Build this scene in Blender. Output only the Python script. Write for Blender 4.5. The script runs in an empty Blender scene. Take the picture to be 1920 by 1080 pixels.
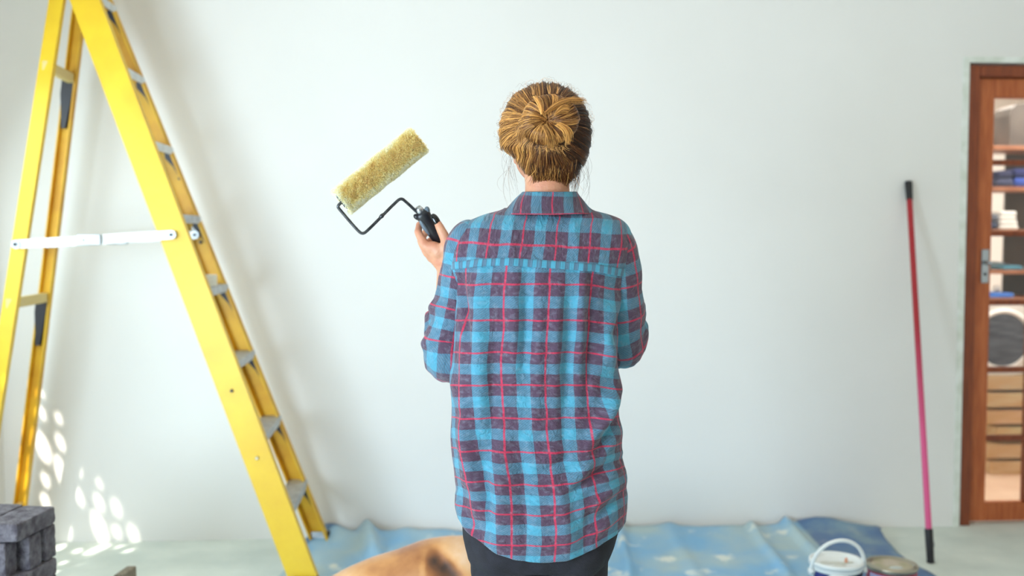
import bpy, bmesh, math, random
import numpy as np
from mathutils import Vector, Matrix, noise
rnd = random.Random(7)
nr = np.random.RandomState(5)
PI = math.pi
S = bpy.context.scene
C = S.collection

# ------------------------------------------------------------------ camera, world, lights
FPX = 1867.0; HC = 1.32; PITCH = math.radians(2.913); YAW = math.radians(3.6)
cd = bpy.data.cameras.new('camera'); cam = bpy.data.objects.new('camera', cd); C.objects.link(cam)
cd.sensor_width = 36.0; cd.lens = 36.0 * FPX / 1920.0
cam.location = (0, 0, HC); cam.rotation_euler = (PI / 2 - PITCH, 0, -YAW)
cd.dof.use_dof = True; cd.dof.focus_distance = 2.14; cd.dof.aperture_fstop = 2.2
cd.clip_start = 0.05
S.camera = cam
S.view_settings.view_transform = 'Standard'; S.view_settings.look = 'None'
S.view_settings.gamma = 1.0; S.view_settings.use_curve_mapping = False
S.view_settings.exposure = -0.06
S.cycles.use_denoising = True
S.cycles.max_bounces = 10; S.cycles.diffuse_bounces = 5; S.cycles.transparent_max_bounces = 16
S.cycles.sample_clamp_indirect = 6

W = bpy.data.worlds.new('sky'); S.world = W; W.use_nodes = True
bg = W.node_tree.nodes['Background']
bg.inputs[0].default_value = (0.78, 0.89, 1.0, 1); bg.inputs[1].default_value = 0.20

def area(name, loc, target, sx, sy, power, col, spread=PI):
    d = bpy.data.lights.new(name, 'AREA'); d.shape = 'RECTANGLE'; d.size = sx; d.size_y = sy
    d.energy = power; d.color = col; d.spread = spread
    o = bpy.data.objects.new(name, d); C.objects.link(o); o.location = loc
    o.rotation_euler = (Vector(target) - Vector(loc)).to_track_quat('-Z', 'Y').to_euler()
    return o
sd = bpy.data.lights.new('sun', 'SUN'); sd.energy = 9.0; sd.angle = math.radians(0.8); sd.color = (1.0, 0.95, 0.84)
sun = bpy.data.objects.new('sun', sd); C.objects.link(sun)
SUN = Vector((0.36, 0.62, -1.0)).normalized()
sun.rotation_euler = SUN.to_track_quat('-Z', 'Y').to_euler()
area('window_daylight', (-2.08, 0.20, 1.05), (2.4, 4.0, -0.15), 1.5, 1.3, 158, (0.66, 0.83, 0.97))
area('added_wall_fill', (0.8, 2.35, 2.74), (1.0, 4.0, 0.0), 4.2, 0.6, 15, (1.0, 0.80, 0.68))  # added warm lamp under the ceiling, evens out the back wall
area('corner_window_daylight', (-1.93, 3.3, 1.35), (0.6, 3.7, 0.1), 1.3, 1.3, 20, (0.74, 0.92, 1.0))
area('added_side_room_fill', (3.4, 5.6, 2.5), (2.9, 5.6, 0.6), 1.2, 1.0, 70, (1.0, 0.95, 0.86))  # added lamp inside the closed side room, only to brighten it

# ------------------------------------------------------------------ placing helpers (yaw frame: camera foot at origin, +Y ahead)
def Lp(px, py, yd):
    u = (px - 960) / FPX; v = (py - 540) / FPX
    dy = math.cos(PITCH) - v * math.sin(PITCH); dz = -math.sin(PITCH) - v * math.cos(PITCH)
    t = yd / dy
    return Vector((u * t, yd, HC + dz * t))
def Lf(px, py, z=0.0):
    u = (px - 960) / FPX; v = (py - 540) / FPX
    dy = math.cos(PITCH) - v * math.sin(PITCH); dz = -math.sin(PITCH) - v * math.cos(PITCH)
    t = (z - HC) / dz
    return Vector((u * t, dy * t, z))
RY = Matrix.Rotation(-YAW, 3, 'Z')
def P(px, py, yd): return RY @ Lp(px, py, yd)
def F(px, py, z=0.0): return RY @ Lf(px, py, z)
def WP(px, py, Y):
    d = RY @ Lp(px, py, 1.0) - Vector((0, 0, HC)); d = Vector(d)
    return Vector((0, 0, HC)) + d * (Y / d.y)
def lin(c):
    return tuple(((x / 255) / 12.92 if x / 255 <= 0.04045 else (((x / 255) + 0.055) / 1.055) ** 2.4) for x in c) + (1.0,)

# ------------------------------------------------------------------ materials
def mat(name, col, rough=0.6, metal=0.0, col2=None, scale=20.0, bump=0.0, bscale=60.0, detail=4.0, lo=0.35, hi=0.65, stretch=None, **kw):
    m = bpy.data.materials.new(name); m.use_nodes = True; nt = m.node_tree; b = nt.nodes['Principled BSDF']
    b.inputs['Roughness'].default_value = rough; b.inputs['Metallic'].default_value = metal
    b.inputs['Base Color'].default_value = lin(col)
    tc = nt.nodes.new('ShaderNodeTexCoord'); mp = nt.nodes.new('ShaderNodeMapping'); nt.links.new(tc.outputs['Object'], mp.inputs[0])
    if stretch: mp.inputs['Scale'].default_value = stretch
    if col2 is not None:
        n = nt.nodes.new('ShaderNodeTexNoise'); n.inputs['Scale'].default_value = scale; n.inputs['Detail'].default_value = detail
        r = nt.nodes.new('ShaderNodeValToRGB'); r.color_ramp.elements[0].position = lo; r.color_ramp.elements[1].position = hi
        r.color_ramp.elements[0].color = lin(col); r.color_ramp.elements[1].color = lin(col2)
        nt.links.new(mp.outputs[0], n.inputs['Vector']); nt.links.new(n.outputs['Fac'], r.inputs[0]); nt.links.new(r.outputs[0], b.inputs['Base Color'])
    if bump > 0:
        n = nt.nodes.new('ShaderNodeTexNoise'); n.inputs['Scale'].default_value = bscale; n.inputs['Detail'].default_value = 6
        bp = nt.nodes.new('ShaderNodeBump'); bp.inputs['Strength'].default_value = bump; bp.inputs['Distance'].default_value = 0.01
        nt.links.new(mp.outputs[0], n.inputs['Vector']); nt.links.new(n.outputs['Fac'], bp.inputs['Height']); nt.links.new(bp.outputs[0], b.inputs['Normal'])
    for k, v in kw.items(): b.inputs[k.replace('_', ' ')].default_value = v
    return m

M_wall = mat('wall_plaster', (236, 233, 229), 0.85, col2=(232, 229, 225), scale=1.2, bump=0.12, bscale=14)
M_ceil = mat('ceiling_paint', (240, 234, 224), 0.9, bump=0.05)
M_floor = mat('concrete_floor', (204, 212, 204), 0.75, col2=(226, 231, 222), scale=3.5, bump=0.2, bscale=30, detail=8)
M_reveal = mat('white_reveal_paint', (236, 238, 232), 0.7, col2=(214, 218, 206), scale=14, bump=0.2)
M_wood = mat('red_brown_wood', (166, 82, 38), 0.42, col2=(190, 104, 56), scale=9, stretch=(8, 8, .8), bump=0.15, bscale=30)
M_wood_dark = mat('dark_frame_wood', (118, 54, 28), 0.5, col2=(140, 68, 34), scale=9, stretch=(8, 8, .8))
M_shelf = mat('shelf_wood', (168, 112, 78), 0.5, col2=(146, 90, 58), scale=12, stretch=(1, 8, 8))
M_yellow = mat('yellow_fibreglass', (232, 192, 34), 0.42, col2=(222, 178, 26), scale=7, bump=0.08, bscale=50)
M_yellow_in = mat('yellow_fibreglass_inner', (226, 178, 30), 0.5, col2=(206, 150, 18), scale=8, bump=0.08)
M_alu = mat('aluminium', (200, 204, 206), 0.4, 0.55, col2=(170, 174, 178), scale=30)
M_alu_w = mat('painted_aluminium', (224, 228, 228), 0.45, 0.3, col2=(206, 208, 204), scale=22)
M_black = mat('black_plastic', (26, 26, 30), 0.45)
M_dark = mat('dark_gusset_plastic', (40, 38, 44), 0.5)
M_redtop = mat('red_hinge_bracket', (150, 46, 40), 0.5)
M_white = mat('white_plastic', (240, 242, 240), 0.4)
M_tape = mat('masking_tape', (232, 226, 208), 0.6)
M_tape_in = mat('tape_core', (186, 200, 200), 0.7)
M_brick = mat('grey_concrete_brick', (80, 73, 81), 0.95, col2=(124, 119, 125), scale=34, bump=1.0, bscale=110, detail=9)
M_stone = mat('weathered_timber', (120, 108, 92), 0.85, col2=(150, 140, 122), scale=25, stretch=(6, 6, 1), bump=0.4)
M_skin = mat('skin', (216, 160, 128), 0.5, col2=(204, 136, 106), scale=26, bump=0.12, bscale=220, Subsurface_Weight=0.25)
M_skin.node_tree.nodes['Principled BSDF'].inputs['Subsurface Radius'].default_value = (0.012, 0.004, 0.002)
M_nail = mat('black_nail_polish', (12, 12, 14), 0.15)
M_jeans = mat('black_denim', (22, 19, 26), 0.85, col2=(32, 30, 40), scale=40, bump=0.35, bscale=500)
M_shoe = mat('grey_canvas_shoe', (70, 72, 78), 0.8, bump=0.2)
M_sole = mat('white_rubber_sole', (225, 225, 220), 0.6)
M_hairbase = mat('hair_base', (44, 27, 15), 0.6, col2=(74, 46, 23), scale=40, bump=0.4, bscale=120)
M_chrome = mat('brushed_steel', (180, 184, 188), 0.25, 0.9)
M_wire = mat('roller_wire_steel', (92, 94, 98), 0.3, 0.85, col2=(60, 60, 64), scale=60)
M_grip = mat('black_rubber_grip', (24, 24, 30), 0.35, bump=0.1)
M_gripgrey = mat('grey_grip_insert', (96, 110, 122), 0.4)
M_fleece = mat('roller_fleece_base', (232, 214, 160), 0.95, bump=0.6, bscale=180)
M_navy = mat('navy_label', (20, 40, 120), 0.4)
M_redlab = mat('crimson_label', (170, 30, 66), 0.4)
M_lav = mat('lavender_label', (176, 178, 226), 0.4)
M_paint = mat('dried_paint', (226, 224, 214), 0.35, col2=(206, 204, 192), scale=14, bump=0.2, bscale=30)
M_paint2 = mat('beige_paint', (196, 180, 160), 0.3, col2=(150, 146, 90), scale=14, lo=.45, hi=.7)
M_tin = mat('tin_rim', (176, 168, 150), 0.3, 0.8)
M_polered = mat('red_pole_paint', (168, 26, 44), 0.4)

def rgb_node(nt, c):
    n = nt.nodes.new('ShaderNodeRGB'); n.outputs[0].default_value = lin(c); return n.outputs[0]
def math_node(nt, op, a, b=None, clamp=False):
    n = nt.nodes.new('ShaderNodeMath'); n.operation = op; n.use_clamp = clamp
    for i, x in enumerate((a, b)):
        if x is None: continue
        if isinstance(x, (int, float)): n.inputs[i].default_value = x
        else: nt.links.new(x, n.inputs[i])
    return n.outputs[0]
def mix_node(nt, f, a, b):
    n = nt.nodes.new('ShaderNodeMix'); n.data_type = 'RGBA'
    if isinstance(f, (int, float)): n.inputs[0].default_value = f
    else: nt.links.new(f, n.inputs[0])
    nt.links.new(a, n.inputs[6]); nt.links.new(b, n.inputs[7]); return n.outputs[2]

def plaid_material():
    m = bpy.data.materials.new('plaid_flannel'); m.use_nodes = True; nt = m.node_tree; b = nt.nodes['Principled BSDF']
    b.inputs['Roughness'].default_value = 0.8
    b.inputs['Sheen Weight'].default_value = 0.25; b.inputs['Sheen Roughness'].default_value = 0.4
    uv = nt.nodes.new('ShaderNodeUVMap'); uv.uv_map = 'UVMap'
    # small wobble of the weave
    nz = nt.nodes.new('ShaderNodeTexNoise'); nz.inputs['Scale'].default_value = 1.1; nz.inputs['Detail'].default_value = 2
    nt.links.new(uv.outputs[0], nz.inputs['Vector'])
    vm = nt.nodes.new('ShaderNodeVectorMath'); vm.operation = 'MULTIPLY_ADD'
    nt.links.new(nz.outputs['Color'], vm.inputs[0]); vm.inputs[1].default_value = (0.10, 0.10, 0); 
    nt.links.new(uv.outputs[0], vm.inputs[2])
    sep = nt.nodes.new('ShaderNodeSeparateXYZ'); nt.links.new(vm.outputs[0], sep.inputs[0])
    def tri(o):   # distance from the centre of the period (red line), 0..0.5
        f = math_node(nt, 'FRACT', math_node(nt, 'SUBTRACT', o, 0.05)); return math_node(nt, 'ABSOLUTE', math_node(nt, 'SUBTRACT', f, 0.5))
    def tri0(o):
        f = math_node(nt, 'FRACT', math_node(nt, 'ADD', o, 0.45)); return math_node(nt, 'ABSOLUTE', math_node(nt, 'SUBTRACT', f, 0.5))
    du, dv = tri0(sep.outputs[0]), tri0(sep.outputs[1])
    def band(d, e, w=0.006):
        n = nt.nodes.new('ShaderNodeMapRange'); n.inputs[1].default_value = e - w; n.inputs[2].default_value = e + w
        nt.links.new(d, n.inputs[0]); return n.outputs[0]
    bu, bv = band(du, 0.335), band(dv, 0.335)     # 1 = blue band
    purple, blue = rgb_node(nt, (80, 57, 78)), rgb_node(nt, (72, 148, 174))
    cu = mix_node(nt, bu, purple, blue); cv = mix_node(nt, bv, purple, blue)
    # twill threads
    wv = nt.nodes.new('ShaderNodeTexWave'); wv.wave_type = 'BANDS'; wv.bands_direction = 'DIAGONAL'
    wv.inputs['Scale'].default_value = 9.0; wv.inputs['Distortion'].default_value = 0.6; wv.inputs['Detail'].default_value = 1
    nt.links.new(uv.outputs[0], wv.inputs['Vector'])
    fine = nt.nodes.new('ShaderNodeTexNoise'); fine.inputs['Scale'].default_value = 60; fine.inputs['Detail'].default_value = 2
    nt.links.new(uv.outputs[0], fine.inputs['Vector'])
    tw = math_node(nt, 'ADD', math_node(nt, 'MULTIPLY', wv.outputs['Fac'], 0.22), math_node(nt, 'ADD', math_node(nt, 'MULTIPLY', fine.outputs['Fac'], 0.34), 0.20), True)
    base = mix_node(nt, tw, cu, cv)
    red = rgb_node(nt, (196, 34, 72))
    lu = math_node(nt, 'SUBTRACT', 1.0, band(du, 0.024, 0.008)); lv = math_node(nt, 'SUBTRACT', 1.0, band(dv, 0.026, 0.008))
    lr = math_node(nt, 'MULTIPLY', math_node(nt, 'MAXIMUM', lu, lv), 0.82)
    c = mix_node(nt, lr, base, red)
    # wear, plus whitening that paints a sheen on the purple
    wn = nt.nodes.new('ShaderNodeTexNoise'); wn.inputs['Scale'].default_value = 7; wn.inputs['Detail'].default_value = 6; nt.links.new(uv.outputs[0], wn.inputs['Vector'])
    wr = nt.nodes.new('ShaderNodeMapRange'); wr.inputs[1].default_value = 0.5; wr.inputs[2].default_value = 0.8; wr.inputs[4].default_value = 0.32
    nt.links.new(wn.outputs['Fac'], wr.inputs[0])
    c = mix_node(nt, wr.outputs[0], c, rgb_node(nt, (150, 160, 176)))
    nt.links.new(c, b.inputs['Base Color'])
    cr = nt.nodes.new('ShaderNodeTexNoise'); cr.inputs['Scale'].default_value = 5; cr.inputs['Detail'].default_value = 5; cr.inputs['Roughness'].default_value = .6
    cr.inputs['Distortion'].default_value = 0.8
    nt.links.new(uv.outputs[0], cr.inputs['Vector'])
    b1 = nt.nodes.new('ShaderNodeBump'); b1.inputs['Strength'].default_value = 0.9; b1.inputs['Distance'].default_value = 0.009; nt.links.new(cr.outputs['Fac'], b1.inputs['Height'])
    b2 = nt.nodes.new('ShaderNodeBump'); b2.inputs['Strength'].default_value = 0.35; b2.inputs['Distance'].default_value = 0.001
    nt.links.new(tw, b2.inputs['Height']); nt.links.new(b1.outputs[0], b2.inputs['Normal']); nt.links.new(b2.outputs[0], b.inputs['Normal'])
    return m
M_plaid = plaid_material()

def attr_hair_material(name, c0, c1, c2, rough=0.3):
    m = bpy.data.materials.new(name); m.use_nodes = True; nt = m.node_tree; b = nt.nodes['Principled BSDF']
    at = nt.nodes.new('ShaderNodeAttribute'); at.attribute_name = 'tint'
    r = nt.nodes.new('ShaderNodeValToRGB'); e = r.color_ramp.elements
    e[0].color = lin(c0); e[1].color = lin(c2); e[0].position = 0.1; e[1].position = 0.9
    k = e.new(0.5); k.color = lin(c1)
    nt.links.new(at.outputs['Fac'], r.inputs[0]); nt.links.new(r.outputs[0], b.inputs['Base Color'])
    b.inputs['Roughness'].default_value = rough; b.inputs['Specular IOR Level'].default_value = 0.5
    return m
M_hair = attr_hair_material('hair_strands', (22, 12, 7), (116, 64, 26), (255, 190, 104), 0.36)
M_fibre = attr_hair_material('fleece_fibres', (228, 192, 122), (248, 232, 156), (252, 250, 234), 0.9)

# tarpaulin
def tarp_material():
    m = bpy.data.materials.new('blue_tarpaulin'); m.use_nodes = True; nt = m.node_tree; b = nt.nodes['Principled BSDF']
    tc = nt.nodes.new('ShaderNodeTexCoord')
    def nz(s, d): 
        n = nt.nodes.new('ShaderNodeTexNoise'); n.inputs['Scale'].default_value = s; n.inputs['Detail'].default_value = d; nt.links.new(tc.outputs['Object'], n.inputs['Vector']); return n.outputs['Fac']
    def mr(x, a, c_, hi=1.0):
        n = nt.nodes.new('ShaderNodeMapRange'); n.inputs[1].default_value = a; n.inputs[2].default_value = c_; n.inputs[4].default_value = hi; nt.links.new(x, n.inputs[0]); return n.outputs[0]
    c = mix_node(nt, mr(nz(2.6, 5), .40, .62), rgb_node(nt, (124, 176, 212)), rgb_node(nt, (172, 192, 194)))
    c = mix_node(nt, mr(nz(7, 6), .60, .68, .8), c, rgb_node(nt, (232, 232, 220)))
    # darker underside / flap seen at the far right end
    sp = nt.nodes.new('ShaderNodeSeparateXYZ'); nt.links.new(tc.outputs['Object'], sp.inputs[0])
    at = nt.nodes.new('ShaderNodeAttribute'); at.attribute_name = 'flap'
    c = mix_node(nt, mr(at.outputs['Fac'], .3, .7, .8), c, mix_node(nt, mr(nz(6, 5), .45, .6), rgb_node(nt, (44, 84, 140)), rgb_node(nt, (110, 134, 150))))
    nt.links.new(c, b.inputs['Base Color']); b.inputs['Roughness'].default_value = 0.45
    bp = nt.nodes.new('ShaderNodeBump'); bp.inputs['Strength'].default_value = .5; bp.inputs['Distance'].default_value = .02
    nt.links.new(nz(5, 6), bp.inputs['Height']); nt.links.new(bp.outputs[0], b.inputs['Normal'])
    return m
M_tarp = tarp_material()
def dog_material():
    m = bpy.data.materials.new('dog_fur'); m.use_nodes = True; nt = m.node_tree; b = nt.nodes['Principled BSDF']
    at = nt.nodes.new('ShaderNodeAttribute'); at.attribute_name = 'fur_and_shade'
    n = nt.nodes.new('ShaderNodeTexNoise'); n.inputs['Scale'].default_value = 30; n.inputs['Detail'].default_value = 6
    tc = nt.nodes.new('ShaderNodeTexCoord'); nt.links.new(tc.outputs['Object'], n.inputs['Vector'])
    f = math_node(nt, 'ADD', at.outputs['Fac'], math_node(nt, 'MULTIPLY', math_node(nt, 'SUBTRACT', n.outputs['Fac'], 0.5), 0.25))
    r = nt.nodes.new('ShaderNodeValToRGB'); e = r.color_ramp.elements
    e[0].color = lin((60, 34, 20)); e[0].position = 0.0; e[1].color = lin((238, 214, 190)); e[1].position = 1.0
    k = e.new(0.45); k.color = lin((196, 134, 74)); k = e.new(0.3); k.color = lin((160, 98, 48)); k = e.new(.62); k.color = lin((212, 158, 104))
    nt.links.new(f, r.inputs[0]); nt.links.new(r.outputs[0], b.inputs['Base Color']); b.inputs['Roughness'].default_value = 0.55
    b.inputs['Sheen Weight'].default_value = .3
    bp = nt.nodes.new('ShaderNodeBump'); bp.inputs['Strength'].default_value = .3; bp.inputs['Distance'].default_value = .004
    n2 = nt.nodes.new('ShaderNodeTexNoise'); n2.inputs['Scale'].default_value = 300; nt.links.new(tc.outputs['Object'], n2.inputs['Vector'])
    nt.links.new(n2.outputs['Fac'], bp.inputs['Height']); nt.links.new(bp.outputs[0], b.inputs['Normal'])
    return m
M_dog = dog_material()
def glass_material():
    m = bpy.data.materials.new('window_glass'); m.use_nodes = True; nt = m.node_tree
    out = nt.nodes['Material Output']; nt.nodes.remove(nt.nodes['Principled BSDF'])
    t = nt.nodes.new('ShaderNodeBsdfTransparent'); g = nt.nodes.new('ShaderNodeBsdfGlossy'); g.inputs['Roughness'].default_value = 0.02
    fr = nt.nodes.new('ShaderNodeFresnel'); fr.inputs[0].default_value = 1.45
    mx = nt.nodes.new('ShaderNodeMixShader'); nt.links.new(fr.outputs[0], mx.inputs[0]); nt.links.new(t.outputs[0], mx.inputs[1]); nt.links.new(g.outputs[0], mx.inputs[2])
    nt.links.new(mx.outputs[0], out.inputs[0]); return m
M_glass = glass_material()
def pole_material():
    m = bpy.data.materials.new('red_to_pink_pole'); m.use_nodes = True; nt = m.node_tree; b = nt.nodes['Principled BSDF']
    tc = nt.nodes.new('ShaderNodeTexCoord'); sp = nt.nodes.new('ShaderNodeSeparateXYZ'); nt.links.new(tc.outputs['Object'], sp.inputs[0])
    r = nt.nodes.new('ShaderNodeValToRGB'); e = r.color_ramp.elements
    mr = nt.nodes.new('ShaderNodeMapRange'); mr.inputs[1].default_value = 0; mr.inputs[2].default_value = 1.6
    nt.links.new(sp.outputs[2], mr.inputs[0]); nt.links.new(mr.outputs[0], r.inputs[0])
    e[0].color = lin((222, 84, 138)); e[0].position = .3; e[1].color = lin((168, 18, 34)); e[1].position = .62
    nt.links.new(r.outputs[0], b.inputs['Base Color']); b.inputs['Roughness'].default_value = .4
    return m
M_pole = pole_material()

# ------------------------------------------------------------------ object helpers
def finish(o, parent=None):
    C.objects.link(o)
    if parent is not None: o.parent = parent
    return o
def obj(name, bm, m, parent=None, smooth=False, origin=None):
    me = bpy.data.meshes.new(name)
    if origin is not None: bmesh.ops.translate(bm, verts=bm.verts, vec=-Vector(origin))
    bm.normal_update(); bm.to_mesh(me); bm.free()
    for mm in (m if isinstance(m, (list, tuple)) else [m]): me.materials.append(mm)
    if smooth: me.polygons.foreach_set('use_smooth', [True] * len(me.polygons))
    o = bpy.data.objects.new(name, me); finish(o, parent)
    if origin is not None: o.location = origin
    return o
def tag(o, label, cat, group=None):
    o['label'] = label; o['category'] = cat
    if group: o['group'] = group
    return o
def thing(name, label, cat, loc=(0, 0, 0), rotz=0.0, group=None):
    o = bpy.data.objects.new(name, None); C.objects.link(o); o.location = loc; o.rotation_euler = (0, 0, rotz); o.empty_display_size = .1
    return tag(o, label, cat, group)
def struct(name, bm, m, parent=None, smooth=False):
    o = obj(name, bm, m, parent, smooth); o['kind'] = 'structure'; return o
def add_box(bm, c, s, mtx=None, bev=0.0):
    r = bmesh.ops.create_cube(bm, size=1.0); vs = r['verts']
    for v in vs: v.co = Vector((v.co.x * s[0], v.co.y * s[1], v.co.z * s[2]))
    if bev > 0:
        es = list({e for v in vs for e in v.link_edges})
        r2 = bmesh.ops.bevel(bm, geom=es, offset=bev, segments=2, affect='EDGES', profile=.5)
        vs = list({v for f in r2['faces'] for v in f.verts} | {v for v in vs if v.is_valid})
        # collect the whole island
        seen = set(vs); st = list(vs)
        while st:
            v = st.pop()
            for e in v.link_edges:
                o = e.other_vert(v)
                if o not in seen: seen.add(o); st.append(o)
        vs = list(seen)
    for v in vs:
        p = v.co.copy()
        if mtx is not None: p = mtx @ p
        v.co = p + Vector(c)
    return vs
def bxo(name, c, s, m, parent=None, bev=0.0, mtx=None, origin=None):
    bm = bmesh.new(); add_box(bm, c, s, mtx, bev); return obj(name, bm, m, parent, origin=origin)
def frame_of(axis, hint=(0, 0, 1)):
    a = Vector(axis).normalized(); h = Vector(hint)
    if abs(a.dot(h)) > .98: h = Vector((1, 0, 0))
    s = a.cross(h).normalized(); t = s.cross(a).normalized()
    return a, s, t
def add_tube(bm, pts, radii, n=12, caps=True, close=False, sq=None):
    pts = [Vector(p) for p in pts]; k = len(pts)
    if isinstance(radii, (int, float)): radii = [radii] * k
    rings = []; prev = None
    for i in range(k):
        a = (pts[min(i + 1, k - 1)] - pts[max(i - 1, 0)]).normalized()
        if prev is None: _, s, t = frame_of(a)
        else:
            s = (prev - a * prev.dot(a)).normalized(); t = a.cross(s)
        prev = s
        if i == 0: t = a.cross(s)
        rings.append([bm.verts.new(pts[i] + (s * math.cos(2 * PI * j / n) + t * math.sin(2 * PI * j / n)) * radii[i]) for j in range(n)])
    for i in range(k - 1):
        for j in range(n):
            bm.faces.new((rings[i][j], rings[i][(j + 1) % n], rings[i + 1][(j + 1) % n], rings[i + 1][j]))
    if caps:
        bm.faces.new(rings[0][::-1]); bm.faces.new(rings[-1])
    return rings
def add_lathe(bm, prof, c=(0, 0, 0), n=32, axis=None):
    c = Vector(c)
    if axis is None: s, t, a = Vector((1, 0, 0)), Vector((0, 1, 0)), Vector((0, 0, 1))
    else: a, s, t = frame_of(axis)
    rings = []
    for r, z in prof:
        if r < 1e-6: rings.append([bm.verts.new(c + a * z)])
        else: rings.append([bm.verts.new(c + a * z + (s * math.cos(2 * PI * j / n) + t * math.sin(2 * PI * j / n)) * r) for j in range(n)])
    for A, B in zip(rings, rings[1:]):
        for j in range(n):
            k = (j + 1) % n
            if len(A) == 1 and len(B) == 1: continue
            if len(A) == 1: bm.faces.new((A[0], B[k], B[j]))
            elif len(B) == 1: bm.faces.new((A[j], A[k], B[0]))
            else: bm.faces.new((A[j], A[k], B[k], B[j]))
def add_ell(bm, c, r, mtx=None, sub=3):
    rr = bmesh.ops.create_icosphere(bm, subdivisions=sub, radius=1.0)
    for v in rr['verts']:
        p = Vector((v.co.x * r[0], v.co.y * r[1], v.co.z * r[2]))
        if mtx is not None: p = mtx @ p
        v.co = p + Vector(c)
def add_caps(bm, chain, n=14):
    """tapered limb: list of (point, radius); spheres at joints, cones between"""
    for p, r in chain: add_ell(bm, p, (r, r, r), sub=2)
    for (a, ra), (b, rb) in zip(chain, chain[1:]): add_tube(bm, [a, b], [ra, rb], n)
def remeshed(bm, voxel, smooth_it=6, fac=0.5):
    me = bpy.data.meshes.new('tmp'); bm.to_mesh(me); bm.free(); o = bpy.data.objects.new('tmp', me); C.objects.link(o)
    md = o.modifiers.new('r', 'REMESH'); md.mode = 'VOXEL'; md.voxel_size = voxel; md.adaptivity = 0.0
    if smooth_it:
        ms = o.modifiers.new('s', 'SMOOTH'); ms.iterations = smooth_it; ms.factor = fac
    dg = bpy.context.evaluated_depsgraph_get(); ev = o.evaluated_get(dg)
    out = bpy.data.meshes.new_from_object(ev); bpy.data.objects.remove(o); bpy.data.meshes.remove(me)
    return out
def mesh_obj(name, me, m, parent=None, smooth=True):
    me.name = name; me.materials.clear()
    for mm in (m if isinstance(m, (list, tuple)) else [m]): me.materials.append(mm)
    if smooth: me.polygons.foreach_set('use_smooth', [True] * len(me.polygons))
    o = bpy.data.objects.new(name, me); return finish(o, parent)
def interp(x, tab):
    if x <= tab[0][0]: return tab[0][1]
    for (a, va), (b, vb) in zip(tab, tab[1:]):
        if x <= b: return va + (vb - va) * (x - a) / (b - a)
    return tab[-1][1]
def sinterp(x, tab):
    """smooth (monotone-ish catmull) interpolation"""
    xs = [t[0] for t in tab]; ys = [t[1] for t in tab]; n = len(xs)
    if x <= xs[0]: return ys[0]
    if x >= xs[-1]: return ys[-1]
    for i in range(n - 1):
        if x <= xs[i + 1]: break
    h = xs[i + 1] - xs[i]; t = (x - xs[i]) / h
    def slope(k):
        if k == 0: return (ys[1] - ys[0]) / (xs[1] - xs[0])
        if k == n - 1: return (ys[-1] - ys[-2]) / (xs[-1] - xs[-2])
        return (ys[k + 1] - ys[k - 1]) / (xs[k + 1] - xs[k - 1])
    m0, m1 = slope(i) * h, slope(i + 1) * h
    return (2*t**3 - 3*t**2 + 1) * ys[i] + (t**3 - 2*t**2 + t) * m0 + (-2*t**3 + 3*t**2) * ys[i+1] + (t**3 - t**2) * m1
def sstep(a, b, x):
    t = max(0.0, min(1.0, (x - a) / (b - a))); return t * t * (3 - 2 * t)

# ------------------------------------------------------------------ the room
WALL = 4.36
LW = WP(5, 800, WALL).x           # inner face of the left wall
DX0 = WP(1806, 560, WALL).x       # left edge of the door opening
DZ1 = WP(1830, 117, WALL).z       # top of the door opening
RW = 4.2; REAR = -2.6; CZ = 2.82; TH = 0.12
DW = 0.06 + 0.76 + 0.06 + 0.02    # opening width
def quadbox(name, x0, x1, y0, y1, z0, z1, m, parent=None):
    bm = bmesh.new(); add_box(bm, ((x0+x1)/2, (y0+y1)/2, (z0+z1)/2), (x1-x0, y1-y0, z1-z0))
    return struct(name, bm, m, parent)
SR = 7.2    # far wall of the side room
quadbox('floor', LW - TH, RW, REAR, SR, -0.1, 0.0, M_floor)
quadbox('ceiling', LW - TH, RW, REAR, SR, CZ, CZ + .1, M_ceil)
bm = bmesh.new()
for x0, x1, z0, z1 in ((LW - TH, DX0, 0, CZ), (DX0, DX0 + DW, DZ1, CZ), (DX0 + DW, RW, 0, CZ)):
    add_box(bm, ((x0+x1)/2, WALL + TH/2, (z0+z1)/2), (x1-x0, TH, z1-z0))
struct('wall_back', bm, M_wall)
# left wall with a window opening near the far corner (out of frame); sun reaches in through it
WY0, WY1, WZ0, WZ1 = 2.55, 4.22, 0.55, 2.76
VY0, VY1, VZ0, VZ1 = 0.0, 2.3, 0.3, 2.3
bm = bmesh.new()
for y0, y1, z0, z1 in ((WY1, WALL, 0, CZ), (WY0, WY1, 0, WZ0), (WY0, WY1, WZ1, CZ), (VY1, WY0, 0, CZ), (VY0, VY1, 0, VZ0), (VY0, VY1, VZ1, CZ), (REAR, VY0, 0, CZ)):
    add_box(bm, (LW - TH/2, (y0+y1)/2, (z0+z1)/2), (TH, y1-y0, z1-z0))
struct('wall_left', bm, M_wall)
quadbox('wall_right', RW, RW + TH, REAR, SR, 0, CZ, M_wall)
quadbox('wall_side_room', DX0 - 0.6, RW, SR, SR + TH, 0, CZ, M_wall)
quadbox('wall_side_room_left', DX0 - 0.6 - TH, DX0 - 0.6, WALL + TH, SR, 0, CZ, M_wall)
# painted reveal strip and skirting of rough plaster round the door
bm = bmesh.new()
add_box(bm, (DX0 - .012, WALL - .003, DZ1/2), (.028, .010, DZ1)); add_box(bm, (DX0 + DW/2, WALL - .003, DZ1 + .012), (DW + .05, .010, .026))
struct('trim_1', bm, M_reveal)

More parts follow.
